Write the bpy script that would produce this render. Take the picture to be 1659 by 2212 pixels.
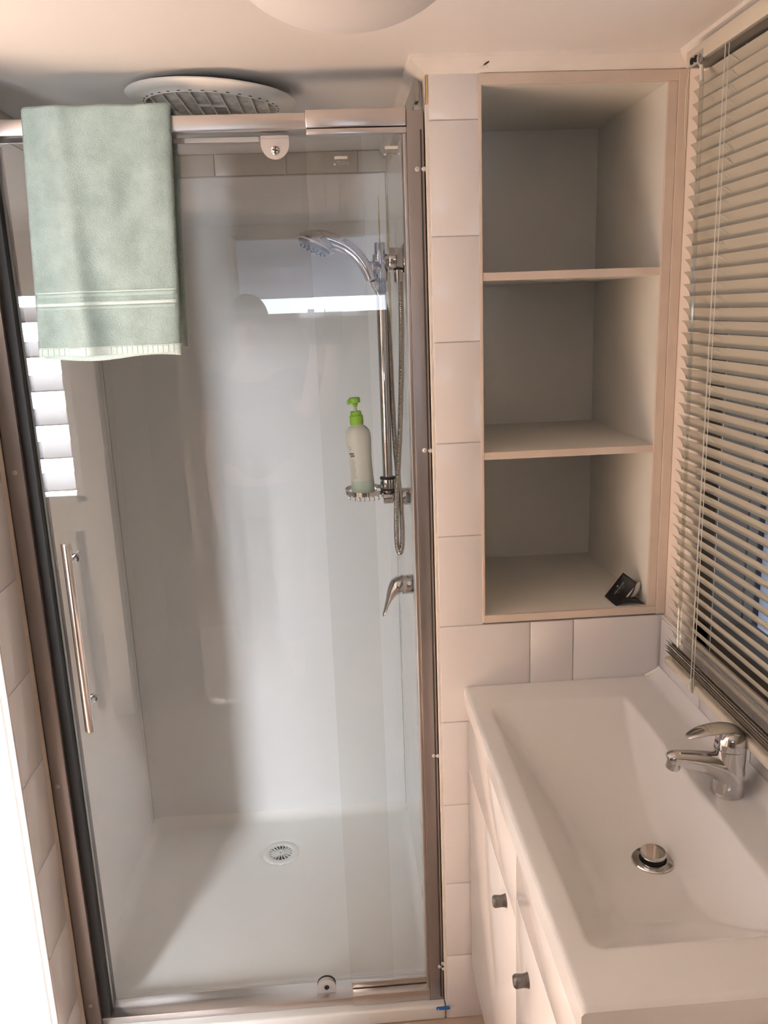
import bpy, bmesh, math, random
from mathutils import Vector, Matrix, Euler, Quaternion
random.seed(7)
for o in list(bpy.data.objects): bpy.data.objects.remove(o, do_unlink=True)
sc = bpy.context.scene
COL = sc.collection
PI = math.pi

# ------------------------------------------------------------------ camera
CAM_H = 1.675
def norm(v): v = Vector(v); v.normalize(); return v
CX, CY, FPX = 829.5, 1106.0, 1789.0
down = norm((1103-CX, 8468-CY, FPX))
fy = norm((708-CX, 676-CY, FPX)); fy = (fy - down*fy.dot(down)).normalized()
upc = -down; xr = fy.cross(upc)
# rows: world axes in camera space (x right, y down, z forward)
def w_of_cam(v): return Vector((xr.dot(v), fy.dot(v), upc.dot(v)))
right = w_of_cam(Vector((1,0,0))); cup = w_of_cam(Vector((0,-1,0))); back = w_of_cam(Vector((0,0,-1)))
cam_d = bpy.data.cameras.new('camera'); cam = bpy.data.objects.new('camera', cam_d); COL.objects.link(cam)
M = Matrix((right, cup, back)).transposed().to_4x4(); M.translation = (0, 0, CAM_H)
cam.matrix_world = M
cam_d.sensor_fit = 'VERTICAL'; cam_d.sensor_height = 24.0; cam_d.lens = FPX/2212*24.0
cam_d.clip_start = 0.02; cam_d.clip_end = 100
sc.camera = cam

# ------------------------------------------------------------------ world, light, exposure
w = bpy.data.worlds.new('sky'); sc.world = w; w.use_nodes = True
bg = w.node_tree.nodes['Background']; bg.inputs['Color'].default_value = (0.70, 0.80, 1.0, 1); bg.inputs['Strength'].default_value = 1.3

def area(name, loc, rot, sx, sy, power, col):
    l = bpy.data.lights.new(name, 'AREA'); l.shape = 'RECTANGLE'; l.size = sx; l.size_y = sy; l.energy = power; l.color = col
    ob = bpy.data.objects.new(name, l); COL.objects.link(ob); ob.location = loc; ob.rotation_euler = rot
    return ob
# daylight outside the louvre window of the room next door, and outside the blind window behind
area('daylight_louvre', (-1.45, -1.22, 1.31), (PI/2, 0, 0), 0.46, 1.1, 150, (0.88, 0.93, 1.0))
area('daylight_blind', (-0.02, -1.30, 1.86), (PI/2, 0, 0), 0.9, 0.6, 8, (0.86, 0.93, 1.0))
sun_l = bpy.data.lights.new('sun', 'SUN'); sun_l.energy = 62; sun_l.angle = math.radians(0.6); sun_l.color = (1.0, 0.95, 0.88)
sun = bpy.data.objects.new('sun', sun_l); COL.objects.link(sun)
sun.rotation_euler = Vector((0.72, -0.02, -0.70)).to_track_quat('-Z', 'Y').to_euler()

vs = sc.view_settings
vs.view_transform = 'Standard'; vs.look = 'None'; vs.gamma = 1.0; vs.use_curve_mapping = False
vs.exposure = 0.80
sc.cycles.max_bounces = 8; sc.cycles.diffuse_bounces = 4; sc.cycles.glossy_bounces = 3; sc.cycles.transparent_max_bounces = 10; sc.cycles.caustics_reflective = False

# ------------------------------------------------------------------ helpers
def px(x, y, depth):      # a photo pixel at world depth y -> world point
    d = w_of_cam(Vector((x-CX, y-CY, FPX))); return d*(depth/d.y) + Vector((0, 0, CAM_H))
def pxz(x, y, z):
    d = w_of_cam(Vector((x-CX, y-CY, FPX))); return d*((z-CAM_H)/d.z) + Vector((0, 0, CAM_H))

MATS = {}
def mat(name, col, rough=0.5, metal=0.0, bump=0.0, bscale=200.0, var=0.0, vscale=4.0, spec=0.5, coat=0.0, trans=0.0, sss=0.0, bdist=0.002, bdetail=3.0):
    if name in MATS: return MATS[name]
    m = bpy.data.materials.new(name); m.use_nodes = True; nt = m.node_tree; b = nt.nodes['Principled BSDF']
    b.inputs['Base Color'].default_value = (*col, 1); b.inputs['Roughness'].default_value = rough; b.inputs['Metallic'].default_value = metal
    b.inputs['Specular IOR Level'].default_value = spec; b.inputs['Coat Weight'].default_value = coat
    b.inputs['Transmission Weight'].default_value = trans
    tc = nt.nodes.new('ShaderNodeTexCoord')
    if var > 0:
        n = nt.nodes.new('ShaderNodeTexNoise'); n.inputs['Scale'].default_value = vscale; n.inputs['Detail'].default_value = 5
        r = nt.nodes.new('ShaderNodeMapRange'); r.inputs['From Min'].default_value = 0.25; r.inputs['From Max'].default_value = 0.75
        r.inputs['To Min'].default_value = 1-var; r.inputs['To Max'].default_value = 1+var*0.5
        mx = nt.nodes.new('ShaderNodeMix'); mx.data_type = 'RGBA'; mx.blend_type = 'MULTIPLY'; mx.inputs['Factor'].default_value = 1
        mx.inputs['A'].default_value = (*col, 1)
        nt.links.new(tc.outputs['Object'], n.inputs['Vector']); nt.links.new(n.outputs['Fac'], r.inputs['Value'])
        nt.links.new(r.outputs['Result'], mx.inputs['B']); nt.links.new(mx.outputs['Result'], b.inputs['Base Color'])
    if bump > 0:
        n = nt.nodes.new('ShaderNodeTexNoise'); n.inputs['Scale'].default_value = bscale; n.inputs['Detail'].default_value = bdetail
        bp = nt.nodes.new('ShaderNodeBump'); bp.inputs['Strength'].default_value = bump; bp.inputs['Distance'].default_value = bdist
        nt.links.new(tc.outputs['Object'], n.inputs['Vector']); nt.links.new(n.outputs['Fac'], bp.inputs['Height']); nt.links.new(bp.outputs['Normal'], b.inputs['Normal'])
    MATS[name] = m; return m

def pane_mat(name, tint, rough=0.0, refl=1.0):
    if name in MATS: return MATS[name]
    m = bpy.data.materials.new(name); m.use_nodes = True; nt = m.node_tree; nt.nodes.clear()
    out = nt.nodes.new('ShaderNodeOutputMaterial'); mix = nt.nodes.new('ShaderNodeMixShader')
    tr = nt.nodes.new('ShaderNodeBsdfTransparent'); tr.inputs['Color'].default_value = (*tint, 1)
    gl = nt.nodes.new('ShaderNodeBsdfGlossy'); gl.inputs['Roughness'].default_value = rough; gl.inputs['Color'].default_value = (1, 1, 1, 1)
    lw = nt.nodes.new('ShaderNodeLayerWeight'); lw.inputs['Blend'].default_value = 0.5
    pw = nt.nodes.new('ShaderNodeMath'); pw.operation = 'POWER'; pw.inputs[1].default_value = 5
    ml = nt.nodes.new('ShaderNodeMath'); ml.operation = 'MULTIPLY_ADD'; ml.inputs[1].default_value = 0.96*refl; ml.inputs[2].default_value = 0.042*refl
    nt.links.new(lw.outputs['Facing'], pw.inputs[0]); nt.links.new(pw.outputs[0], ml.inputs[0]); nt.links.new(ml.outputs[0], mix.inputs['Fac'])
    nt.links.new(tr.outputs[0], mix.inputs[1]); nt.links.new(gl.outputs[0], mix.inputs[2]); nt.links.new(mix.outputs[0], out.inputs['Surface'])
    MATS[name] = m; return m

M_CEIL = mat('ceiling_paint', (0.87, 0.825, 0.79), 0.65, bump=0.05, bscale=60, var=0.03, vscale=2)
M_WARM = mat('warm_wall_paint', (0.84, 0.735, 0.645), 0.55, bump=0.08, bscale=40)
M_PAINT = mat('cornice_paint', (0.86, 0.80, 0.74), 0.5, bump=0.15, bscale=30, var=0.05, vscale=20)
M_TILE = mat('glazed_tile', (0.84, 0.80, 0.79), 0.16, var=0.02, vscale=6, bump=0.05, bscale=6, bdist=0.004)
M_GROUT = mat('grout', (0.82, 0.77, 0.71), 0.85, bump=0.4, bscale=300, var=0.15, vscale=30)
M_CAULK = mat('cream_caulk', (0.90, 0.82, 0.72), 0.5, var=0.12, vscale=25)
M_ACRYL = mat('shower_panel_acrylic', (0.83, 0.83, 0.82), 0.06, var=0.01, bump=0.35, bscale=3.0, bdist=0.006, bdetail=1.0)
M_TRAY = mat('tray_acrylic', (0.86, 0.85, 0.82), 0.22, var=0.02, vscale=3, bump=0.05, bscale=400)
M_CHROME = mat('chrome', (0.63, 0.625, 0.63), 0.06, 1.0)
M_STEEL = mat('satin_chrome_bar', (0.80, 0.76, 0.75), 0.16, 1.0)
M_ALU = mat('polished_aluminium', (0.66, 0.61, 0.58), 0.28, 1.0, var=0.08, vscale=8)
M_ALU_DK = mat('jamb_aluminium', (0.40, 0.375, 0.37), 0.34, 0.9, var=0.05, vscale=5)
M_RUBBER = mat('black_seal', (0.015, 0.014, 0.013), 0.6)
M_GLASS = pane_mat('clear_glass', (0.979, 0.982, 0.979))
M_EDGE = mat('glass_edge', (0.62, 0.66, 0.58), 0.2)
M_MELA = mat('white_melamine', (0.79, 0.755, 0.685), 0.42, var=0.02, vscale=3)
M_BEIGE = mat('beige_edge_paint', (0.72, 0.60, 0.505), 0.5, bump=0.15, bscale=60, var=0.06, vscale=15)
M_SLAT = mat('blind_slat', (0.52, 0.475, 0.385), 0.38)
M_BRAIL = mat('blind_rail', (0.74, 0.67, 0.55), 0.4)
M_CORD = mat('blind_cord', (0.74, 0.70, 0.62), 0.8)
M_WAND = pane_mat('clear_wand', (0.86, 0.86, 0.82), 0.05, 2.0)
M_CERAM = mat('basin_ceramic', (0.86, 0.845, 0.83), 0.09, spec=0.5)
M_VAN = mat('gloss_white_door', (0.90, 0.87, 0.85), 0.07)
M_VANB = mat('cabinet_carcass', (0.84, 0.81, 0.79), 0.35)
M_FLOOR = mat('brown_floor', (0.56, 0.42, 0.325), 0.5, var=0.25, vscale=12, bump=0.1, bscale=80)
M_PLAST = mat('fan_plastic', (0.80, 0.76, 0.70), 0.42)
M_DUST = mat('dusty_grille', (0.56, 0.50, 0.42), 0.9, var=0.45, vscale=26, bump=0.5, bscale=180)
M_DARK = mat('dark_gap', (0.03, 0.027, 0.022), 0.9)
M_OPAL = mat('opal_shade', (0.70, 0.67, 0.655), 0.55)
M_GREY = mat('grey_plastic', (0.50, 0.47, 0.44), 0.45)
M_PINK = mat('bracket_plastic', (0.66, 0.59, 0.54), 0.4)
M_PEW = mat('pewter', (0.23, 0.215, 0.205), 0.38, 0.85, var=0.35, vscale=160)
M_BLACK = mat('black_card', (0.012, 0.012, 0.014), 0.35)
M_PAPER = mat('white_paper', (0.72, 0.69, 0.64), 0.7)
M_PRINT = mat('silver_print', (0.45, 0.44, 0.42), 0.5)
M_GREEN = mat('lime_pump', (0.30, 0.62, 0.045), 0.4)
M_BOTTLE = mat('milky_bottle', (0.72, 0.745, 0.69), 0.3)
M_LIQ = mat('mint_liquid_level', (0.56, 0.70, 0.60), 0.3)
M_INK = mat('label_ink', (0.10, 0.11, 0.11), 0.6)
M_INKG = mat('label_grey_ink', (0.42, 0.43, 0.41), 0.6)
M_INKGR = mat('label_green_ink', (0.13, 0.20, 0.16), 0.6)
M_BLUE = mat('blue_plastic', (0.012, 0.13, 0.50), 0.35)
M_RED = mat('red_dot', (0.7, 0.03, 0.03), 0.4)
M_STAIN = mat('yellowed_sealant', (0.66, 0.47, 0.20), 0.5, var=0.3, vscale=30)
M_SEAL = mat('grey_sealant', (0.42, 0.39, 0.34), 0.6)
M_ARCH = mat('architrave_gloss', (0.80, 0.77, 0.75), 0.35)
M_FROST = pane_mat('frosted_knob', (0.80, 0.82, 0.85), 0.25, 2.0)
M_ETCH = mat('etched_mark', (0.80, 0.77, 0.70), 0.6)
M_LOUV = mat('louvre_blade', (0.52, 0.50, 0.50), 0.4)
M_FRAMEDK = mat('dark_window_frame', (0.03, 0.03, 0.035), 0.5)
M_OUT = mat('outside_render', (0.58, 0.59, 0.63), 0.9, var=0.25, vscale=2.5)

def props(o, label=None, cat=None, group=None, kind=None):
    if label: o['label'] = label
    if cat: o['category'] = cat
    if group: o['group'] = group
    if kind: o['kind'] = kind
    return o
def link(name, me, m, parent=None, smooth=False):
    o = bpy.data.objects.new(name, me); COL.objects.link(o)
    if m is not None and len(me.materials) == 0: me.materials.append(m)
    if parent is not None: o.parent = parent
    if smooth:
        for p in me.polygons: p.use_smooth = True
    return o
def empty(name, loc=(0, 0, 0)):
    o = bpy.data.objects.new(name, None); COL.objects.link(o); o.location = loc; o.empty_display_size = 0.05
    return o
class B:
    """collects geometry in world coordinates; build() makes one mesh whose origin is the parent's."""
    def __init__(s): s.bm = bmesh.new()
    def box(s, x0, x1, y0, y1, z0, z1, bev=0.0, seg=2):
        r = bmesh.ops.create_cube(s.bm, size=1.0)
        vs_ = r['verts']
        for v in vs_: v.co = Vector((x0+(v.co.x+.5)*(x1-x0), y0+(v.co.y+.5)*(y1-y0), z0+(v.co.z+.5)*(z1-z0)))
        if bev > 0:
            es = list({e for v in vs_ for e in v.link_edges})
            bmesh.ops.bevel(s.bm, geom=es, offset=bev, segments=seg, affect='EDGES', profile=0.5)
        return s
    def tube(s, pts, r, n=12, cap=True, flat=None, up=None):
        pts = [Vector(p) for p in pts]; N = len(pts)
        rs = r if isinstance(r, (list, tuple)) else [r]*N
        rings = []; prev = None
        for i, p in enumerate(pts):
            t = (pts[min(i+1, N-1)] - pts[max(i-1, 0)]).normalized()
            if prev is None:
                a = Vector(up) if up is not None else (Vector((0, 0, 1)) if abs(t.z) < .9 else Vector((1, 0, 0)))
                u = (a - t*a.dot(t)).normalized()
            else: u = (prev - t*prev.dot(t)).normalized()
            prev = u; v_ = t.cross(u)
            fl = flat[i] if flat else 1.0
            rings.append([s.bm.verts.new(p + (u*math.cos(2*PI*k/n)*fl + v_*math.sin(2*PI*k/n))*rs[i]) for k in range(n)])
        for i in range(N-1):
            for k in range(n):
                s.bm.faces.new((rings[i][k], rings[i][(k+1) % n], rings[i+1][(k+1) % n], rings[i+1][k]))
        if cap:
            s.bm.faces.new(rings[0][::-1]); s.bm.faces.new(rings[-1])
        return s
    def lathe(s, prof, n=32, loc=(0, 0, 0), axis=(0, 0, 1), sx=1.0, sy=1.0, closed=False, cap=True):
        q = Vector((0, 0, 1)).rotation_difference(Vector(axis).normalized()); loc = Vector(loc)
        rings = []
        for (r, z) in prof:
            if r < 1e-6: rings.append([s.bm.verts.new(loc + q @ Vector((0, 0, z)))])
            else: rings.append([s.bm.verts.new(loc + q @ Vector((r*math.cos(2*PI*k/n)*sx, r*math.sin(2*PI*k/n)*sy, z))) for k in range(n)])
        m_ = len(rings)
        for i in range(m_ if closed else m_-1):
            a, b = rings[i], rings[(i+1) % m_]
            for k in range(n):
                k2 = (k+1) % n
                if len(a) == 1 and len(b) == 1: continue
                if len(a) == 1: s.bm.faces.new((a[0], b[k2], b[k]))
                elif len(b) == 1: s.bm.faces.new((a[k], a[k2], b[0]))
                else: s.bm.faces.new((a[k], a[k2], b[k2], b[k]))
        if cap and not closed:
            if len(rings[0]) > 1: s.bm.faces.new(rings[0][::-1])
            if len(rings[-1]) > 1: s.bm.faces.new(rings[-1])
        return s
    def prism(s, poly, axis, a0, a1):
        """poly: 2-D points; axis 0/1/2 extruded between a0 and a1 (the others keep their order)."""
        def P(p, a):
            l = list(p); l.insert(axis, a); return Vector(l)
        f0 = [s.bm.verts.new(P(p, a0)) for p in poly]; f1 = [s.bm.verts.new(P(p, a1)) for p in poly]
        n = len(poly)
        s.bm.faces.new(f0); s.bm.faces.new(f1[::-1])
        for i in range(n): s.bm.faces.new((f0[i], f1[i], f1[(i+1) % n], f0[(i+1) % n]))
        return s
    def grid(s, f, nu, nv):
        vs_ = [[s.bm.verts.new(f(u/nu, v/nv)) for v in range(nv+1)] for u in range(nu+1)]
        for u in range(nu):
            for v in range(nv): s.bm.faces.new((vs_[u][v], vs_[u+1][v], vs_[u+1][v+1], vs_[u][v+1]))
        return s
    def build(s, name, m, parent=None, smooth=False, local=None):
        bmesh.ops.recalc_face_normals(s.bm, faces=s.bm.faces)
        org = Vector((0, 0, 0))
        if parent is not None:
            p = parent
            while p is not None: org = org + p.location; p = p.parent
        if local is not None: org = Vector(local)
        for v in s.bm.verts: v.co -= org
        me = bpy.data.meshes.new(name); s.bm.to_mesh(me); s.bm.free()
        o = link(name, me, m, parent, False)
        if local is not None:
            par = Vector((0, 0, 0)); p = parent
            while p is not None: par = par + p.location; p = p.parent
            o.location = org - par
        if smooth:
            me.polygons.foreach_set('use_smooth', [True]*len(me.polygons))
            me.set_sharp_from_angle(angle=math.radians(38))
        return o
def solidify(o, t, off=-1.0):
    md = o.modifiers.new('thickness', 'SOLIDIFY'); md.thickness = t; md.offset = off
def catmull(pts, n=8):
    pts = [Vector(p) for p in pts]; P = [pts[0]*2-pts[1]] + pts + [pts[-1]*2-pts[-2]]; out = []
    for i in range(1, len(P)-2):
        for k in range(n):
            t = k/n; a, b, c, d = P[i-1], P[i], P[i+1], P[i+2]
            out.append(0.5*((2*b) + (c-a)*t + (2*a-5*b+4*c-d)*t*t + (3*b-a-3*c+d)*t*t*t))
    out.append(pts[-1]); return out
def lerp_list(vals, n=8):
    out = []
    for i in range(len(vals)-1):
        for k in range(n): out.append(vals[i] + (vals[i+1]-vals[i])*k/n)
    out.append(vals[-1]); return out

# ------------------------------------------------------------------ the setting
ZC, ZF = 2.115, 0.015           # ceiling and floor
XL, XR = -0.652, 0.69           # bathroom left and right wall
YF, YB = 1.64, -1.0             # tiled front wall, wall behind the camera
XSR, XSL, YS = 0.187, -0.668, 2.50   # shower interior
def struct(o, label, cat): return props(o, label, cat, kind='structure')

struct(B().box(-3.2, 1.0, -1.6, 2.75, ZF-0.10, ZF).build('floor', M_FLOOR), 'brown floor beside the vanity', 'floor')
struct(B().box(-3.2, 1.0, -1.6, 2.75, ZC, ZC+0.10).build('ceiling', M_CEIL), 'plain painted pinkish white ceiling', 'ceiling')

bs_ = B(); bs_.box(-3.2, 1.0, -1.6, 9.0, ZC+0.12, 5.2); bs_.box(-3.2, 0.80, 2.76, 9.0, ZF-0.1, ZC+0.12)
struct(bs_.build('sun_blocker', M_GROUT), 'added unseen block that keeps sun off the neighbouring wall', 'building')  # unseen mass added to shade the wall outside the right window

# front wall: pillar, part under the niche, strip over it
b = B()
b.box(0.199, 0.297, YF+0.0025, 2.70, ZF, ZC); b.box(0.297, 0.80, YF+0.0025, 2.70, ZF, 1.018); b.box(0.297, 0.80, YF+0.007, 2.70, 2.087, ZC)
b.box(0.297, 0.80, 2.075, 2.70, 1.018, 2.087); b.box(0.672, 0.80, YF+0.004, 2.70, 1.018, 2.087)
wall_front = struct(b.build('wall_front', M_GROUT), 'white tiled front wall with narrow pillar beside the shower', 'wall')
M_BAND = mat('darker_band_tile', (0.60, 0.56, 0.50), 0.3, var=0.03, vscale=5)  # band over the panels, darker than the other tiles
def tile(parent, x0, x1, y0, y1, z0, z1, name='tile', m=None):
    B().box(x0, x1, y0, y1, z0, z1, 0.0018, 2).build(name, m or M_TILE, parent, True)
g = 0.0007
zs = [ZF, 0.192, 0.388, 0.5915, 0.7955, 1.0185, 1.2165, 1.411, 1.6105, 1.808, 2.012, 2.092]
for i in range(len(zs)-1):
    if 5 > i >= 4: tile(wall_front, 0.2035, 0.398-g, YF, YF+0.010, zs[i]+g, zs[i+1]-g)   # the wide one at basin height
    else: tile(wall_front, 0.2035, 0.2955, YF + random.uniform(-.0006, .0006), YF+0.010, zs[i]+g, zs[i+1]-g)
tile(wall_front, 0.398+g, 0.492-g, YF-.0005, YF+0.010, 0.7955, 1.0185-g)
tile(wall_front, 0.492+g, 0.688, YF, YF+0.010, 0.7955, 1.0185-g)
B().box(0.1965, 0.2028, YF+0.003, YF+0.012, 0.06, 2.04, 0.002).build('caulk_bead', M_CAULK, wall_front, True)
B().box(0.1990, 0.2030, YF+0.001, YF+0.012, 2.04, 2.092, 0.001).build('caulk_bead', M_STAIN, wall_front, True)

# right wall with window opening
WY0, WY1, WZ0, WZ1 = 0.10, 1.500, 1.02, 2.00
b = B()
b.box(XR, XR+0.11, WY1, 1.75, ZF, ZC); b.box(XR, XR+0.11, YB, WY0, ZF, ZC)
b.box(XR, XR+0.11, WY0, WY1, ZF, WZ0); b.box(XR, XR+0.11, WY0, WY1, WZ1, ZC)
wall_right = struct(b.build('wall_right', M_WARM), 'warm cream painted wall around the window', 'wall')
for k in range(8):
    y1 = YF-0.004-k*0.2; tile(wall_right, XR-0.008, XR+0.002, y1-0.2+g, y1-g, 0.86, 1.012)
B().box(XR-0.006, XR+0.001, 0.1, YF, 1.012, 1.018, 0.001).build('tile_capping', M_GROUT, wall_right)
# window in it
win = struct(empty('window_1', (XR+0.06, 0.73, WZ0)), 'window with dark frame behind the slatted blind', 'window')
for (y0, y1, z0, z1) in ((WY0, WY0+.05, WZ0, WZ1), (WY1-.06, WY1, WZ0, WZ1), (WY0, WY1, WZ0, WZ0+.05), (WY0, WY1, WZ1-.05, WZ1)):
    B().box(XR+0.004, XR+0.09, y0, y1, z0, z1, .003).build('frame_bar', mat('brown_frame', (0.10, 0.088, 0.07), .5), win)
B().box(XR+0.045, XR+0.085, 1.085, 1.115, WZ0+.05, WZ1-.05, .003).build('mullion', M_FRAMEDK, win)
B().box(XR+0.045, XR+0.085, 0.60, 0.63, WZ0+.05, WZ1-.05, .003).build('mullion', M_FRAMEDK, win)
for (a, c) in ((WY0+.05, .60), (.63, 1.085), (1.115, WY1-.06)):
    B().box(XR+0.066, XR+0.070, a, c, WZ0+.05, WZ1-.05).build('pane', pane_mat('window_glass', (.78, .80, .82)), win)
# neighbouring wall outside
nb = empty('neighbour_wall', (2.6, 0.5, 0)); props(nb, 'bluish grey outside wall with dark posts seen through the blind', 'wall', kind='structure')
B().box(2.6, 2.7, -3, 9, -1, 3.4).build('wall_face', M_OUT, nb)
for k in range(18):
    y = -1.5+k*0.52; B().box(2.52, 2.6, y, y+0.09+0.05*(k % 3), -1, 3.4).build('dark_post', M_FRAMEDK, nb)

# left: tiled return into the shower alcove, and the room wall beside it that faces the camera
YL = 1.505
b = B(); b.box(XL-0.012, XL+0.0005, YL+0.004, 1.655, ZF, ZC)
wall_left = struct(b.build('wall_left', M_GROUT), 'tiled wall return left of the shower', 'wall')
zt = [ZF, 0.18, 0.38, 0.58, 0.78, 0.98, 1.18, 1.38, 1.58, 1.78, 1.98, ZC]
for i in range(len(zt)-1): tile(wall_left, XL-0.006, XL+0.003, YL+0.006, 1.628, zt[i]+g, zt[i+1]-g)
B().box(XL-0.004, XL+0.002, 1.630, 1.652, ZF, ZC, .001).build('edge_strip', M_BEIGE, wall_left)
struct(B().box(-3.2, XL-0.012, YL+0.012, 1.66, ZF, ZC).build('wall_front_left', M_ARCH), 'white wall facing the camera left of the shower', 'wall')
tr = struct(empty('trim_1', (XL, YL, ZF)), 'glossy white moulded corner trim at the left edge', 'trim')
prof = [(XL+0.001, YL+0.010), (XL+0.001, YL+0.001), (XL-0.002, YL-0.001), (XL-0.006, YL-0.001), (XL-0.008, YL+0.003), (XL-0.010, YL+0.003), (XL-0.012, YL-0.002), (XL-0.036, YL-0.004), (XL-0.040, YL+0.000), (XL-0.042, YL+0.013)]
b = B(); b.prism(prof, 2, ZF, ZC); b.build('corner_moulding', M_ARCH, tr)
b = B(); b.box(XL-0.0445, XL-0.0415, YL+0.010, YL+0.0125, ZF, ZC); b.build('caulk_line', M_BEIGE, tr)

# wall behind the camera with two windows, outer walls of the adjoining room
LX0, LX1, LZ0, LZ1 = -1.68, -1.215, 0.76, 1.86
BX0, BX1, BZ0, BZ1 = -0.37, 0.33, 1.655, 2.05
b = B(); yb0, yb1 = YB-0.12, YB
b.box(-3.2, LX0, yb0, yb1, ZF, ZC); b.box(LX0, LX1, yb0, yb1, ZF, LZ0); b.box(LX0, LX1, yb0, yb1, LZ1, ZC)
b.box(LX1, -0.95, yb0, yb1, ZF, ZC); bw2 = B(); bw2.box(-0.95, BX0, yb0, yb1, ZF, ZC); bw2.box(BX0, BX1, yb0, yb1, ZF, BZ0); bw2.box(BX0, BX1, yb0, yb1, BZ1, ZC); bw2.box(BX1, 0.9, yb0, yb1, ZF, ZC)
struct(b.build('wall_back', mat('back_wall_paint', (0.74, 0.69, 0.62), .6)), 'cream wall around the louvre window seen in reflections', 'wall')
struct(bw2.build('wall_rear', mat('rear_wall_paint', (0.34, 0.30, 0.25), .6)), 'brown wall behind the camera with the high window', 'wall')
PY0, PY1, PZ0, PZ1 = 0.15, 1.35, 0.80, 2.00
b = B(); b.box(-3.2, -3.1, YB, PY0, ZF, ZC); b.box(-3.2, -3.1, PY1, 1.66, ZF, ZC); b.box(-3.2, -3.1, PY0, PY1, ZF, PZ0); b.box(-3.2, -3.1, PY0, PY1, PZ1, ZC)
struct(b.build('wall_far_left', M_WARM), 'far left wall of the room with a sunny window', 'wall')
lw4 = struct(empty('window_4', (-3.15, 0.75, PZ0)), 'sunny window in the far left wall', 'window')
for (y0, y1, z0, z1) in ((PY0, PY0+.04, PZ0, PZ1), (PY1-.04, PY1, PZ0, PZ1), (PY0, PY1, PZ0, PZ0+.04), (PY0, PY1, PZ1-.04, PZ1)):
    B().box(-3.18, -3.09, y0, y1, z0, z1, .003).build('frame_bar', M_ARCH, lw4)
struct(B().box(-0.95, -0.86, YB, 0.0, ZF, ZC).build('wall_light_blocker', mat('back_wall_paint', (0.74, 0.69, 0.62), .6)), 'added short cream wall that keeps louvre light off the niche', 'wall')  # added stub wall, stops the louvre daylight reaching the niche
lw_ = struct(empty('window_2', (-1.45, YB, LZ0)), 'bright louvre window reflected in the glass door', 'window')
for (x0, x1, z0, z1) in ((LX0, LX0+.04, LZ0, LZ1), (LX1-.04, LX1, LZ0, LZ1), (LX0, LX1, LZ0, LZ0+.035), (LX0, LX1, LZ1-.05, LZ1)):
    B().box(x0, x1, YB-0.09, YB+0.015, z0, z1, .003).build('frame_bar', M_ARCH, lw_)
for k in range(6):
    z = LZ0+0.10+k*0.172
    b = B(); b.box(-0.22, 0.22, -0.075, 0.075, -0.004, 0.004); ob = b.build('louvre_blade', M_LOUV, lw_, local=(0, 0, 0))
    ob.location = (0.0, -0.05, z-LZ0); ob.rotation_euler = (math.radians(-28), 0, 0)
bw = struct(empty('window_3', (-0.02, YB, BZ0)), 'high window with a half drawn white blind behind the camera', 'window')
B().box(BX0, BX1, YB-0.06, YB-0.055, BZ0+0.10, BZ1).build('roller_blind', pane_mat('blind_fabric', (0.30, 0.31, 0.34), .6, .5), bw)
for (x0, x1, z0, z1) in ((BX0, BX0+.03, BZ0, BZ1), (BX1-.03, BX1, BZ0, BZ1), (BX0, BX1, BZ0, BZ0+.025)):
    B().box(x0, x1, YB-0.09, YB+0.012, z0, z1, .003).build('frame_bar', M_ARCH, bw)

# shower alcove: wall shells with acrylic panels, tiled band over them
ZP = 2.053                                   # top of the panels
ws = struct(B().box(XSL-0.02, 0.21, YS+0.004, YS+0.1, ZF, ZC).build('wall_shower_back', M_GROUT), 'back wall of the shower with a glossy white panel', 'wall')
B().box(XSL, XSR, YS-0.006, YS+0.005, 0.045, ZP, .001).build('panel', M_ACRYL, ws)
for k in range(5):
    x1 = 0.105-k*0.2; tile(ws, max(x1-0.2+g, XSL), x1-g, YS-.003, YS+.006, ZP+.004, ZC-.001, m=M_BAND)
tile(ws, 0.105+g, XSR, YS-.003, YS+.006, ZP+.004, ZC-.001, m=M_BAND)
wr = struct(B().box(XSR+0.004, 0.198, 1.70, YS+0.02, ZF, ZC).build('wall_shower_right', M_GROUT), 'right wall of the shower carrying the taps', 'wall')
B().box(XSR-0.004, XSR+0.005, 1.70, YS-0.0065, 0.045, ZP, .001).build('panel', M_ACRYL, wr)
for k in range(4):
    y1 = YS-0.006-k*0.2; tile(wr, XSR-.002, XSR+.006, max(y1-0.2+g, 1.66), y1-g, ZP+.004, ZC-.001, m=M_BAND)
wl = struct(B().box(XSL-0.03, XSL-0.004, 1.655, YS+0.02, ZF, ZC).build('wall_shower_left', M_GROUT), 'left wall of the shower with a glossy white panel', 'wall')
B().box(XSL-0.005, XSL+0.004, 1.70, YS-0.0065, 0.045, ZP, .001).build('panel', M_ACRYL, wl)
for k in range(5):
    y1 = YS-0.006-k*0.2; tile(wl, XSL-.006, XSL+.002, max(y1-0.2+g, 1.655), y1-g, ZP+.004, ZC-.001, m=M_BAND)
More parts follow.
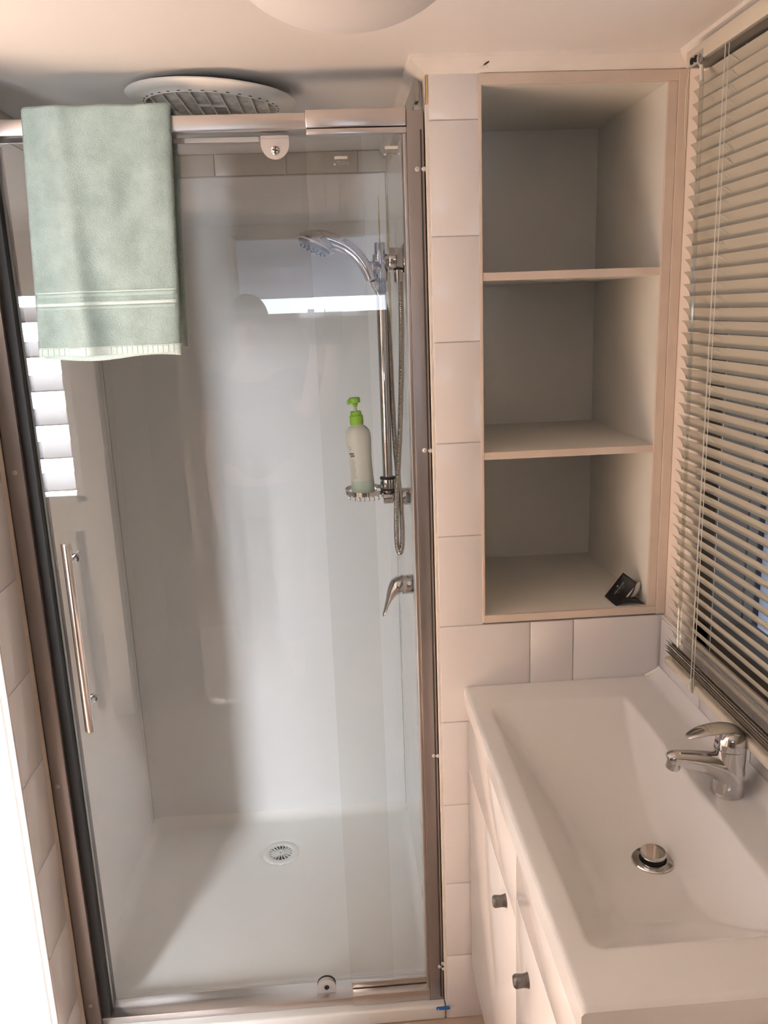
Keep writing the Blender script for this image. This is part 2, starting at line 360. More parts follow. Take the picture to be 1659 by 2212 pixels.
# corner strips and joints
for (xc, sgn, par) in ((XSR-0.004, -1, wr), (XSL+0.004, 1, wl)):
    b = B(); b.box(min(xc, xc+sgn*0.022), max(xc, xc+sgn*0.022), YS-0.0085, YS-0.0062, 0.05, ZP, .0008); b.build('corner_strip', M_ACRYL, ws)
    b = B(); b.box(min(xc, xc+sgn*0.002), max(xc, xc+sgn*0.002), YS-0.034, YS-0.0085, 0.05, ZP, .0008); b.build('corner_strip', M_ACRYL, par)
    b = B(); b.box(min(xc, xc+sgn*0.003), max(xc, xc+sgn*0.003), YS-0.012, YS-0.0085, 0.05, ZP); b.build('sealant_line', M_SEAL, par)
B().tube(catmull([(XSR-0.027, YS-0.0075, 1.99), (XSR-0.0275, YS-0.008, 1.86), (XSR-0.027, YS-0.0075, 1.70)], 6), [0.0012]*3+[0.0022]*7+[0.001]*3, 6).build('yellowed_sealant', M_STAIN, ws)
B().tube(catmull([(XSR-0.0045, YS-0.037, 1.99), (XSR-0.005, YS-0.037, 1.84), (XSR-0.0045, YS-0.037, 1.62)], 6), 0.0016, 6).build('yellowed_sealant', M_STAIN, wr)

# cornice, mitred round pillar and window wall
def cornice_path():
    return [(XR, YB), (XR, YF), (0.199, YF), (0.199, YS-0.006)]
path = cornice_path(); offs = [(0.032, 0.0), (0.030, -0.006), (0.022, -0.013), (0.012, -0.020), (0.004, -0.024), (0.0, -0.026), (-0.002, -0.026), (-0.002, 0.0)]
tc_ = struct(empty('trim_2', (XR, YF, ZC)), 'small white cornice under the ceiling over the niche', 'trim')
bm_ = B(); rings = []
for i, p in enumerate(path):
    def nrm(a, c): d = Vector((c[0]-a[0], c[1]-a[1])).normalized(); return Vector((-d.y, d.x))
    ns = []
    if i > 0: ns.append(nrm(path[i-1], path[i]))
    if i < len(path)-1: ns.append(nrm(path[i], path[i+1]))
    if len(ns) == 2: mv = (ns[0]+ns[1]); mv = mv/ (1+ns[0].dot(ns[1]))
    else: mv = ns[0]
    rings.append([bm_.bm.verts.new((p[0]+mv.x*d, p[1]+mv.y*d, ZC+h)) for (d, h) in offs])
for i in range(len(rings)-1):
    n_ = len(offs)
    for k in range(n_): bm_.bm.faces.new((rings[i][k], rings[i][(k+1) % n_], rings[i+1][(k+1) % n_], rings[i+1][k]))
bm_.bm.faces.new(rings[0]); bm_.bm.faces.new(rings[-1][::-1])
bm_.build('cornice', M_PAINT, tc_)

# ------------------------------------------------------------------ shower tray
HOB = 0.056
t = empty('shower_tray', (-0.24, 2.08, ZF)); props(t, 'low white acrylic shower tray with raised front hob and round drain', 'shower tray')
b = B(); b.box(XSL-0.004, 0.198, 1.637, 1.745, ZF, HOB, .007, 3); b.build('hob', M_TRAY, t, True)
# floor falling to the drain, with coved edges
DX, DY = -0.233, 2.30
def tray_f(u, v):
    x = XSL-0.003+u*(XSR+0.006-XSL); y = 1.72+v*(YS-1.726); d = math.hypot(x-DX, y-DY)
    z = 0.030+0.010*min(1, d/0.55)
    e = min(x-(XSL), (XSR)-x, YS-0.006-y, y-1.745)
    if e < 0.032: k = 1-max(e, 0)/0.032; z += 0.022*k*k
    if d < 0.058: z -= 0.004
    return Vector((x, y, z))
b = B(); b.grid(tray_f, 90, 80); b.build('tray_floor', M_TRAY, t, True)
dr = B(); dr.lathe([(0.036, 0.0245), (0.036, 0.0315), (0.037, 0.0322), (0.052, 0.0322), (0.056, 0.031), (0.0565, 0.027)], 40, (DX, DY, 0), closed=True); d_ring = dr.build('drain_ring', mat('drain_plastic', (0.80, 0.80, 0.77), .4), t, True)
B().lathe([(0.0, 0.0), (0.036, 0.0)], 32, (DX, DY, 0.027), cap=False).build('drain_well', M_DARK, t)
b = B(); b.lathe([(0.0045, 0.024), (0.0045, 0.0325), (0.0125, 0.0325), (0.0125, 0.024)], 20, (DX, DY, 0.0), closed=True); b.build('grate_hub', mat('drain_plastic', (0.80, 0.80, 0.77), .4), t, True)
sp = B(); sp.box(0.0115, 0.037, -0.0012, 0.0012, -0.006, 0.0); sm = sp.build('grate_spoke', mat('drain_plastic', (0.8, .8, .77), .4), t, local=(0, 0, 0))
sm.location = Vector((DX, DY, 0.0325))-t.location
for k in range(1, 18):
    c = sm.copy(); COL.objects.link(c); c.rotation_euler = (0, 0, 2*PI*k/18)

# ------------------------------------------------------------------ shower screen (fixed)
JY0, JY1 = 1.655, 1.72
sx0, sx1 = 0.163, 0.1955
s = empty('shower_screen', (-0.2, 1.68, HOB)); props(s, 'aluminium framed shower screen with fixed narrow glass panel at right', 'shower screen')
B().box(sx0, sx1, JY0, JY1, HOB, 2.034, .002).build('right_jamb', M_ALU_DK, s, True)
B().box(sx0-0.006, sx0, JY0+0.012, JY1-0.008, HOB, 2.0, .001).build('jamb_lip', M_ALU, s)
B().box(sx1-0.0075, sx1-0.0045, JY0-0.002, JY0, HOB+0.01, 2.0, .0006).build('jamb_seal', mat('brown_seal', (.06, .045, .04), .4, .3), s)
B().box(XL+0.002, -0.616, JY0, JY1, HOB, 2.034, .002).build('left_jamb', M_ALU_DK, s, True)
B().box(-0.6165, -0.596, JY0+0.010, JY1, HOB, 2.0, .001).build('jamb_channel', M_RUBBER, s)
B().box(XL+0.002, -0.020, JY0+0.003, JY1, 2.006, 2.035, .003).build('top_rail', M_ALU, s, True)
B().box(-0.024, sx0, JY0, JY1, 2.007, 2.039, .003).build('top_rail_cover', M_ALU, s, True)
B().box(-0.023, sx0, JY0+0.002, JY0+0.020, 1.996, 2.006, .001).build('top_channel', M_ALU, s, True)
B().box(-0.616, sx0, JY0+0.006, JY1, HOB, HOB+0.020, .003).build('bottom_rail', M_ALU, s, True)
B().box(-0.023, sx0, JY0+0.001, JY0+0.022, HOB+0.002, HOB+0.030, .0015).build('bottom_channel', M_ALU, s, True)
B().box(-0.0235, sx0, JY0+0.024, JY0+0.032, HOB+0.018, HOB+0.045, .001).build('channel_upstand', M_ALU, s, True)
GY0 = 1.664
fp = B().box(-0.026, sx0+0.003, GY0, GY0+0.005, HOB+0.02, 2.0).build('fixed_pane', M_GLASS, s)
# etched safety marks on the pane
def etch(par, cx, cz, y):
    B().box(cx-0.0125, cx+0.0125, y-0.0004, y, cz-0.0028, cz+0.0028, .0003).build('etched_logo', M_ETCH, par)
    mm = pane_mat('faint_etch', (0.80, 0.79, 0.76), .5, 4.0)
    for (dx, dz, wdt) in ((-0.006, -0.0068, .006), (0.0015, -0.0068, .008), (0.009, -0.0068, .005), (-0.0125, -0.0118, .004), (-0.004, -0.0116, .010), (0.006, -0.0114, .007), (0.0135, -0.0112, .003)):
        B().box(cx+dx-wdt/2, cx+dx+wdt/2, y-0.0003, y, cz+dz-.0013, cz+dz+.0013).build('etched_line', M_ETCH if wdt < .0045 else mm, par)
etch(fp, 0.1345, 1.9715, GY0)
# screw caps
for (x, z, r) in ((0.181, 1.931, .0045), (0.182, 1.397, .0048), (0.186, 0.709, .0045), (0.188, 0.151, .005)):
    sc_ = B().lathe([(0, .003), (r*.55, .0028), (r, .001), (r, 0)], 14, (x, JY0, z), axis=(0, -1, 0)).build('screw_cap', mat('cap_plastic', (.74, .72, .70), .35), s, True)
    B().lathe([(0, .0036), (r*.35, .0032), (r*.4, .002)], 8, (x, JY0, z), axis=(0, -1, 0)).build('screw_head', M_GREY, sc_)
for (x, z) in ((0.1935, 1.931), (0.1935, 1.396), (0.1945, 0.709), (0.1955, 0.160), (0.197, 0.145)):
    B().lathe([(0, .004), (.003, .0034), (.0048, .001), (.0048, 0)], 12, (x, JY0-.001, z), axis=(0, -1, 0)).build('silicone_blob', mat('blob', (.72, .69, .66), .4), s, True)
for (x, z) in ((-0.633, 1.39), (-0.638, 0.695), (-0.636, 0.12)):
    B().lathe([(0, .0012), (.004, .001), (.0052, 0)], 14, (x, JY0, z), axis=(0, -1, 0)).build('screw_cap', M_GREY, s, True)

# ------------------------------------------------------------------ sliding door
GY1 = 1.690
d = empty('sliding_door', (-0.26, GY1, HOB)); props(d, 'sliding clear glass shower door with long vertical bar handle', 'shower door')
B().box(-0.600, 0.080, GY1, GY1+0.005, HOB+0.022, 2.000).build('door_pane', M_GLASS, d)
B().box(-0.601, -0.5935, GY1-0.004, GY1+0.009, HOB+0.022, 2.0, .001).build('edge_seal', pane_mat('clear_seal', (.70, .68, .58), .2, 2.), d)
dp = [c for c in d.children if c.name.startswith('door_pane')][0]
etch(dp, 0.040, 1.9615, GY1)
# roller bracket
def tongue(cx, cz, w_, h_, y0, y1, name, m, par, flip=1):
    pts = [(cx-w_, cz)] + [(cx-w_*math.cos(PI*k/14), cz-flip*(h_-w_)-flip*w_*math.sin(PI*k/14)) for k in range(15)] + [(cx+w_, cz)]
    b = B(); b.prism(pts, 1, y0, y1); return b.build(name, m, par, True)
rb = tongue(-0.083, 2.001, 0.0265, 0.041, GY1-0.010, GY1-0.0005, 'roller_bracket', M_PINK, d)
B().box(-0.108, -0.058, GY1-0.012, GY1-0.0095, 1.996, 2.001).build('bracket_lip', M_ALU, rb)
B().lathe([(0, .0045), (.005, .004), (.008, .0015), (.0082, 0)], 18, (-0.083, GY1-0.010, 1.975), axis=(0, -1, 0)).build('screw', M_CHROME, rb, True)
for a in (0, PI/2):
    b = B(); b.box(-0.0055, 0.0055, -0.0005, 0.0005, -0.0009, 0.0009); o_ = b.build('screw_slot', M_DARK, rb, local=(0, 0, 0))
    o_.location = Vector((-0.083, GY1-0.0147, 1.975))-d.location; o_.rotation_euler = (0, a+.2, 0)
B().box(-0.272, -0.112, GY1-0.006, GY1-0.001, 1.992, 2.001, .001).build('top_guide', M_GREY, d)
gd = tongue(-0.085, HOB+0.020, 0.022, 0.037, GY1-0.010, GY1-0.0005, 'bottom_guide', M_GREY, d, flip=-1)
B().lathe([(0.019, 0), (.0225, 0), (.0225, .004), (.019, .004)], 26, (-0.085, GY1-0.0005, HOB+.036), axis=(0, 1, 0), closed=True).build('guide_rim', M_DARK, gd, True)
B().lathe([(0, .004), (.0045, .0036), (.006, .001), (.006, 0)], 16, (-0.085, GY1-0.010, HOB+.036), axis=(0, -1, 0)).build('screw', M_DARK, gd, True)
# handle
h0, h1 = px(146, 1172, GY1-0.05), px(192, 1577, GY1-0.05)
hx = -0.5475
B().tube([(hx, GY1-0.05, h1.z), (hx, GY1-0.05, h1.z+.002), (hx, GY1-0.05, h0.z-.002), (hx, GY1-0.05, h0.z)], [.0088, .0095, .0095, .0088], 24).build('handle_bar', M_STEEL, d, True)
for z in (1.200, 0.885):
    B().tube([(hx, GY1-0.05, z), (hx, GY1, z)], 0.0065, 16).build('handle_post', M_CHROME, d, True)
    B().lathe([(0, .004), (.009, .004), (.0105, .002), (.0105, 0)], 20, (hx, GY1, z), axis=(0, -1, 0)).build('handle_rose', M_CHROME, d, True)

d.rotation_euler = (0, 0, math.radians(1.1))      # the door sits slightly skew in its track

# ------------------------------------------------------------------ towel over the top rail
TWM = bpy.data.materials.new('mint_terry'); TWM.use_nodes = True; nt = TWM.node_tree; pb = nt.nodes['Principled BSDF']
pb.inputs['Roughness'].default_value = 0.95; pb.inputs['Specular IOR Level'].default_value = 0.1; pb.inputs['Sheen Weight'].default_value = 0.35
tcn = nt.nodes.new('ShaderNodeTexCoord'); n1 = nt.nodes.new('ShaderNodeTexNoise'); n1.inputs['Scale'].default_value = 16; n1.inputs['Detail'].default_value = 8; n1.inputs['Roughness'].default_value = 0.65
rp = nt.nodes.new('ShaderNodeValToRGB'); rp.color_ramp.elements[0].position = 0.32; rp.color_ramp.elements[0].color = (0.375, 0.48, 0.435, 1); rp.color_ramp.elements[1].position = 0.68; rp.color_ramp.elements[1].color = (0.52, 0.64, 0.59, 1)
n2 = nt.nodes.new('ShaderNodeTexNoise'); n2.inputs['Scale'].default_value = 420; n2.inputs['Detail'].default_value = 2
mp = nt.nodes.new('ShaderNodeMapping'); mp.inputs['Scale'].default_value = (1, 1, 2.2)
bp = nt.nodes.new('ShaderNodeBump'); bp.inputs['Strength'].default_value = 0.85; bp.inputs['Distance'].default_value = 0.004
nt.links.new(tcn.outputs['Object'], n1.inputs['Vector']); nt.links.new(n1.outputs['Fac'], rp.inputs['Fac']); nt.links.new(rp.outputs['Color'], pb.inputs['Base Color'])
nt.links.new(tcn.outputs['Object'], mp.inputs['Vector']); nt.links.new(mp.outputs['Vector'], n2.inputs['Vector']); nt.links.new(n2.outputs['Fac'], bp.inputs['Height']); nt.links.new(bp.outputs['Normal'], pb.inputs['Normal'])
M_TOWB = mat('mint_band', (0.44, 0.555, 0.505), 0.9, bump=0.5, bscale=500)
M_TOWH = mat('pale_mint_stripe', (0.66, 0.76, 0.70), 0.9, bump=0.5, bscale=400)
tw = empty('bath_towel', (-0.41, 1.65, 2.04)); props(tw, 'mint green towel folded over the shower rail', 'towel')
T0, T1 = -0.530, -0.268       # x range at the top
ZT, ZB = 2.052, 1.612
def towel_pt(u, s_, push=0.0):
    """u across 0..1; s_ metres of cloth measured from the front hem up, over the rail and down behind."""
    Lf = ZT-ZB-0.012
    k = min(1, s_/Lf)
    xl = T0+(-0.5515-T0)*(1-k); xr_ = T1+(-0.2855-T1)*(1-k)
    x = xl+(xr_-xl)*u
    amp = 0.0042*(1-k*0.5)
    c1 = 0.24+0.13*(1-k)
    fold = amp*(math.sin(u*9.0+1.0)+0.6*math.sin(u*17+s_*6)+0.5*math.sin((u+s_*1.2)*13)) - 0.018*math.exp(-((u-c1)/0.075)**2)*(1-k*.5) + 0.010*math.exp(-((u-c1+0.17)/0.09)**2)*(1-k*.4) + 0.006*math.exp(-((u-c1-0.2)/0.10)**2)*(1-k*.3) - 0.008*math.exp(-((u-.86)/0.09)**2)*(1-k*.3) - 0.006*(1-k)
    fold += 0.0022*math.sin((u*0.9-s_*1.9)*24)*math.exp(-((s_-0.24)/0.10)**2)*math.exp(-((u-.72)/0.2)**2)
    yf = 1.646+fold
    edge = min(u, 1-u)
    yf += 0.006*max(0, 1-edge/0.035)**2
    if s_ <= Lf: return Vector((x, yf-push, ZB+s_))
    a = (s_-Lf)/0.022
    yc = 1.6875; r_ = yc-yf
    if a < PI*0.999 and (s_-Lf) < 0.075:
        th = (s_-Lf)/0.075*PI
        return Vector((x, yc-r_*math.cos(th), ZB+Lf+0.014*math.sin(th)**0.6+.001*math.sin(u*14)))
    kb = max(0, 1-(s_-Lf-0.075)/0.44)
    x = T0+(-0.5515-T0)*(1-kb) + ((T1+(-0.2855-T1)*(1-kb))-(T0+(-0.5515-T0)*(1-kb)))*u
    return Vector((x-0.002, yc+r_*0.85, ZB+Lf-(s_-Lf-0.075)))
def cloth(u0, u1, s0, s1, nu, nv, m, name, par, thick, push=0.0):
    b = B(); b.grid(lambda u, v: towel_pt(u0+(u1-u0)*u, s0+(s1-s0)*v, push), nu, nv); ob = b.build(name, m, par, True); solidify(ob, thick, 0.0); return ob
Ltot = ZT-ZB-0.012+0.075+0.42
cloth(0, 1, 0.014, Ltot, 60, 110, TWM, 'terry_cloth', tw, 0.008)
# inner folded layer, a little longer and set back
def inner_pt(u, v):
    zb = 1.6055+0.004*math.sin(u*7+2.2)
    return Vector((-0.5475+0.2595*u+0.0165*v, 1.6585+0.003*math.sin(u*8), zb+v*0.40))
ob = B().grid(inner_pt, 30, 20).build('inner_layer', TWM, tw, True); solidify(ob, .006, 0)
ob = B().grid(lambda u, v: inner_pt(u, v*0.035)+Vector((0, -.0036, -.0005)), 30, 2).build('hem', M_TOWH, tw, True); solidify(ob, .001, 0)
for (a0, a1, m_) in ((0.116, 0.1185, M_TOWH), (0.108, 0.1155, M_TOWB), (0.0925, 0.099, M_TOWH), (0.0855, 0.0915, M_TOWB)):
    cloth(0.002, 0.998, a0, a1, 40, 2, m_, 'border_band', tw, 0.0015, 0.0046)
cloth(0, 1, 0.0, 0.017, 80, 3, M_TOWH, 'hem', tw, 0.0095, 0.0)
for k in range(26):
    u = 0.02+k*0.0375; cloth(u, u+.004, 0.001, 0.015, 1, 2, mat('hem_pleat_mint', (0.47, 0.575, 0.52), .9), 'hem_pleat', tw, 0.001, 0.0050)

# ------------------------------------------------------------------ hand shower, rail, hose
RX, RY = 0.127, 2.0
r_ = empty('shower_rail', (RX, RY, 1.25)); props(r_, 'chrome shower slide rail with wall brackets on the right wall', 'shower rail')
B().tube([(RX, RY, 1.222), (RX, RY, 1.228), (RX, RY, 1.826), (RX, RY, 1.828)], [.0115, .0125, .0125, .0115], 24).build('rail', M_CHROME, r_, True)
# top bracket with water elbow
B().tube([(RX-0.012, RY, 1.785), (XSR, RY, 1.785)], 0.0165, 24).build('top_bracket', M_CHROME, r_, True)
eb = B().lathe([(0, 0), (.026, 0), (.027, .002), (.027, .033), (.026, .035), (0, .035)], 28, (XSR-0.005, RY, 1.789), axis=(-1, 0, 0)).build('wall_elbow', M_CHROME, r_, True)
B().lathe([(0, 0), (.034, 0), (.034, .003), (.030, .005), (0, .005)], 32, (XSR-0.003, RY, 1.789), axis=(-1, 0, 0)).build('wall_rose', M_CHROME, eb, True)
B().tube([(0.168, RY-0.012, 1.765), (0.168, RY-0.014, 1.738)], [.012, .011], 10).build('hose_nut', M_CHROME, eb, True)
# slider holding the handset, with frosted knob
B().tube([(RX, RY, 1.802), (RX, RY, 1.742)], 0.0172, 22).build('slider_collar', M_CHROME, r_, True)
B().tube([(RX-0.010, RY-0.010, 1.772), (0.098, RY-0.03, 1.772)], [.015, .014], 16).build('handset_cradle', M_CHROME, r_, True)
B().lathe([(0, .010), (.010, .010), (.0175, .006), (.0185, 0), (.0175, -.006), (0, -.008)], 28, (RX, RY-0.022, 1.731), axis=(0, -1, 0)).build('slider_knob', M_FROST, r_, True)
# bottom bracket
bbk = B().tube([(RX-0.013, RY, 1.226), (XSR-0.003, RY, 1.226)], 0.0165, 24).build('bottom_bracket', M_CHROME, r_, True)
B().lathe([(0, 0), (.022, 0), (.022, .030), (.0215, .032), (0, .032)], 28, (XSR-0.003, RY, 1.226), axis=(-1, 0, 0)).build('bracket_sleeve', M_CHROME, bbk, True)
# handset
HY = 1.972
hs = empty('hand_shower', px(806, 606, HY)); props(hs, 'chrome curved hand shower hooked on the slide rail', 'hand shower')
ctr = [px(655, 512, HY), px(672, 511, HY), px(695, 513, HY), px(720, 520, HY), px(748, 533, HY), px(773, 554, HY), px(792, 582, HY), px(801, 604, HY)]
rad = [.006, .0125, .0165, .0165, .0155, .0150, .0138, .0120]
B().tube(catmull(ctr, 6), lerp_list(rad, 6), 20).build('handle_body', M_CHROME, hs, True)
fc = (px(643, 512, HY)+px(717, 546, HY))*0.5
dv = (px(717, 546, HY)-px(643, 512, HY)).normalized(); nv = Vector((0, -1, 0)).cross(dv); nv = nv if nv.z < 0 else -nv
nv = (nv+Vector((0, -0.10, 0))).normalized()
hd = B().lathe([(0.0, -.030), (.016, -.028), (.030, -.020), (.040, -.008), (.0415, 0.0), (.0415, .003), (.034, .004)], 36, fc, axis=nv).build('head_shell', M_CHROME, hs, True)
B().lathe([(.0425, -.002), (.0432, .0), (.0425, .002), (.0415, .002), (.0415, -.002)], 36, fc, axis=nv, closed=True).build('head_seam', M_GREY, hd, True)
sf = B().lathe([(.039, .002), (.039, .008), (.035, .010), (.030, .012), (0, .012)], 36, fc, axis=nv).build('spray_face', mat('spray_grey', (.22, .20, .18), .35, .6), hs, True)
qv = Vector((0, 0, 1)).rotation_difference(nv)
for rr, nn in ((.030, 16), (.020, 10), (.010, 5)):
    for k in range(nn):
        p = fc + qv @ Vector((rr*math.cos(2*PI*k/nn), rr*math.sin(2*PI*k/nn), .012))
        B().lathe([(.0016, 0), (.0013, .002), (0, .002)], 6, p, axis=nv).build('nozzle', M_DARK, sf)
B().lathe([(0, -.004), (.003, -.003), (.0042, 0), (.003, .003), (0, .004)], 12, px(718, 545, HY-.002), axis=(0, 0, 1)).build('selector_tab', M_GREY, hd, True)
# hose: corrugated
hp = [(806, 610, 1.975), (815, 628, 1.985), (829, 652, 2.006), (838, 690, 2.012), (843, 760, 2.008), (847, 850, 2.004), (852, 940, 1.998), (858, 1010, 1.988), (865, 1075, 1.978), (869, 1140, 1.975), (869, 1178, 1.975), (864, 1195, 1.975), (858, 1178, 1.975),
      (856, 1130, 1.972), (857, 1070, 1.966), (861, 1000, 1.962), (865, 900, 1.965), (867, 800, 1.972), (867, 700, 1.980), (866, 640, 1.986), (865, 604, 1.987)]
cp = catmull([px(*p) for p in hp], 26)
fine = []; 
acc = 0.0; last = cp[0]; fine.append(cp[0])
for p in cp[1:]:
    seg = (p-last).length
    while seg >= 0.0021:
        last = last + (p-last)*(0.0021/seg); fine.append(last.copy()); seg = (p-last).length
B().tube(fine, [0.0068 if i % 2 else 0.0056 for i in range(len(fine))], 10).build('hose', mat('hose_chrome', (.46, .45, .43), .16, 1.0), hs, True)
B().tube([cp[0]+Vector((0.0, 0, .004)), cp[14]], [.0095, .0085], 12).build('hose_end', M_CHROME, hs, True)

# ------------------------------------------------------------------ soap basket on the rail
k_ = empty('soap_basket', (0.075, 1.99, 1.235)); props(k_, 'small chrome wire soap basket clamped to the slide rail', 'basket')
bc = Vector((0.068, 1.985, 1.250)); RXb, RYb = 0.047, 0.058
def ring_pt(a, z=0.0): return bc + Vector((RXb*math.cos(a)*(1.0 if math.cos(a) < 0 else 1.0), RYb*math.sin(a), z))
b = B(); N = 48; prv = None; first = None
for i in range(N):
    a = 2*PI*i/N; p = ring_pt(a); nrm_ = Vector((math.cos(a)/RXb, math.sin(a)/RYb, 0)).normalized()
    q4 = [b.bm.verts.new(p+nrm_*dx+Vector((0, 0, dz))) for (dx, dz) in ((-.001, -.005), (.001, -.005), (.001, .005), (-.001, .005))]
    if prv:
        for j in range(4): b.bm.faces.new((prv[j], prv[(j+1) % 4], q4[(j+1) % 4], q4[j]))
    else: first = q4
    prv = q4
for j in range(4): b.bm.faces.new((prv[j], prv[(j+1) % 4], first[(j+1) % 4], first[j]))
b.build('rim_band', M_CHROME, k_, True)
for i in range(8):
    xx = -0.040+i*0.0114; yy = RYb*math.sqrt(max(0.02, 1-(xx/RXb)**2))*0.97
    pts = [bc+Vector((xx, -yy, -.003)), bc+Vector((xx+.002, -yy, -.012)), bc+Vector((xx+.004, -yy*0.85, -.017)), bc+Vector((xx+.004, 0, -.015)), bc+Vector((xx+.004, yy*0.85, -.017)), bc+Vector((xx+.002, yy, -.012)), bc+Vector((xx, yy, -.003))]
    B().tube(catmull(pts, 4), 0.0016, 8).build('wire', M_CHROME, k_, True)
B().tube([bc+Vector((RXb-.001, -0.002, 0.002)), (RX-0.012, RY-0.003, 1.260)], .0035, 10).build('arm', M_CHROME, k_, True)
B().lathe([(.0126, -.013), (.0185, -.012), (.019, -.009), (.019, .009), (.0185, .012), (.0126, .013)], 26, (RX, RY, 1.262), closed=True).build('clamp', M_CHROME, k_, True)
for z in (1.275, 1.2475): B().lathe([(.0126, -.002), (.0195, -.002), (.0195, .002), (.0126, .002)], 26, (RX, RY, z), closed=True).build('clamp_gasket', M_RUBBER, k_, True)

# ------------------------------------------------------------------ pump bottle
bt = empty('pump_bottle', (0.066, 1.982, 1.2372)); props(bt, 'milky pump bottle with lime green pump in the wire basket', 'bottle')
BH = 0.182
profb = [(.0235, 0), (.0265, .002), (.0275, .006), (.0278, .030), (.0272, .060), (.0272, .090), (.0290, .115), (.0305, .135), (.0305, .150), (.028, .161), (.022, .169), (.016, .173), (.0145, .175), (.0145, .182)]
me_b = B(); me_b.lathe(profb, 40, (0, 0, 0), sy=0.72); bo = me_b.build('bottle_body', M_BOTTLE, bt, True, local=(0, 0, 0)); bo.location = (0, 0, 0)
lq = B(); lq.lathe([(r*1.012, z) for (r, z) in [(.0265, .0021), (.0276, .006), (.0279, .030), (.0276, .040)]], 40, (0, 0, 0), sy=0.722, cap=False); lo = lq.build('liquid_band', M_LIQ, bt, True, local=(0, 0, 0)); lo.location = (0, 0, 0)
def bpart(bld, name, m, par=bt):
    o_ = bld.build(name, m, par, True, local=(0, 0, 0)); o_.location = (0, 0, 0); return o_
co = bpart(B().lathe([(.0158, .1765), (.0165, .178), (.0165, .196), (.0155, .1975), (.0135, .1985), (.0132, .206), (.0120, .2075), (0, .2075)], 30), 'pump_collar', M_GREEN)
bpart(B().lathe([(.0042, .205), (.0042, .221)], 16), 'pump_stem', mat('clear_stem', (.62, .72, .52), .3))
hd_ = bpart(B().lathe([(.005, .218), (.0055, .222), (.0085, .2265), (.0130, .228), (.0132, .238), (.012, .240), (0, .240)], 26), 'pump_head', M_GREEN)
bpart(B().tube([(-.006, -.004, .2335), (-.013, -.006, .2335), (-.0155, -.0065, .2300), (-.0158, -.0066, .2255)], [.0052, .0048, .0042, .0036], 12), 'pump_spout', M_GREEN, hd_)
# back label print: sideways lines of text, logo block and barcode on the left face
def lab(z0, z1, a0, a1, m):
    def f(u, v):
        z = z0+(z1-z0)*v; a = math.radians(a0+(a1-a0)*u)
        rr = .0278
        for i in range(len(profb)-1):
            if profb[i][1] <= z <= profb[i+1][1]:
                tt = (z-profb[i][1])/max(1e-6, profb[i+1][1]-profb[i][1]); rr = profb[i][0]+(profb[i+1][0]-profb[i][0])*tt; break
        return Vector((rr*1.016*math.cos(a), rr*1.016*0.72*math.sin(a), z))
    b = B(); b.grid(f, 3, 2); bpart(b, 'label_print', m, bo)
lab(.124, .1255, 206, 226, M_INKG); lab(.119, .1205, 210, 230, M_INKG); lab(.1155, .1165, 212, 226, M_INKG)
lab(.106, .110, 210, 240, M_INK); lab(.1005, .1045, 216, 242, M_INK); lab(.098, .0995, 218, 226, M_INK)
for k in range(12): lab(.092-k*.0041, .0935-k*.0041, 214+(k % 3), 236+(k*7 % 9), M_INKG)
lab(.0245, .0305, 214, 246, M_INKGR); lab(.0160, .0215, 216, 246, M_INKGR); lab(.0225, .0235, 214, 244, M_INKG)
bt.rotation_euler = (0, math.radians(-3.2), math.radians(0))

# ------------------------------------------------------------------ shower mixer
mx_ = empty('shower_mixer', (XSR, 1.93, 1.02)); props(mx_, 'chrome lever mixer with round plate on the shower wall', 'mixer tap')
B().lathe([(0, 0), (.052, 0), (.052, .003), (.046, .006), (0, .007)], 40, (XSR-0.004, 1.93, 1.02), axis=(-1, 0, 0)).build('wall_plate', M_CHROME, mx_, True)
B().lathe([(0, 0), (.024, 0), (.024, .033), (.0235, .034), (0, .034)], 32, (XSR-0.008, 1.93, 1.02), axis=(-1, 0, 0)).build('body', M_CHROME, mx_, True)
lp = [(0.157, 1.93, 1.021), (0.147, 1.928, 1.021), (0.135, 1.926, 1.018), (0.122, 1.924, 1.003), (0.113, 1.923, 0.984), (0.106, 1.922, 0.965), (0.1005, 1.922, 0.950), (0.0985, 1.922, 0.944)]
B().tube(catmull(lp, 5), lerp_list([.0235, .0245, .0235, .0175, .0135, .0110, .0085, .004], 5), 24, flat=lerp_list([1, 1, .95, .75, .5, .38, .35, .35], 5), up=(0, 0, 1)).build('lever', M_CHROME, mx_, True)

# ------------------------------------------------------------------ built-in niche shelf unit
NX0, NX1, NZ0, NZ1, ND = 0.298, 0.651, 1.040, 2.069, 2.05
n_ = empty('niche_shelves', (0.475, 1.85, 1.02)); props(n_, 'tall white built-in shelf niche with beige painted front edges', 'shelf unit')
B().box(NX0-.0, NX0+0.004, YF+0.010, ND, NZ0, NZ1).build('side_panel', M_MELA, n_)
B().box(NX1, NX1+0.018, YF+0.004, ND, NZ0, NZ1).build('side_panel', M_MELA, n_)
B().box(NX0, NX1+.018, ND, ND+0.012, NZ0-.016, NZ1+.016).build('back_panel', M_MELA, n_)
B().box(NX0, NX1+.018, YF+0.004, ND, NZ1, NZ1+0.016).build('top_panel', M_MELA, n_)
B().box(NX0, NX1+.018, YF+0.004, ND, NZ0-0.016, NZ0).build('bottom_panel', M_MELA, n_)
for (z, nm) in ((1.724, 'shelf'), (1.374, 'shelf')):
    sh = B().box(NX0+.004, NX1, YF+0.006, ND, z, z+0.0145).build('shelf', M_MELA, n_)
    B().box(NX0+.003, NX1, YF-0.0005, YF+0.006, z-.0005, z+0.0148, .0006).build('edge_band', M_BEIGE, sh)
B().box(NX0-.001, NX1+.036, YF-0.003, YF+0.004, NZ1+.0005, NZ1+0.020, .001).build('edge_band', M_BEIGE, n_)
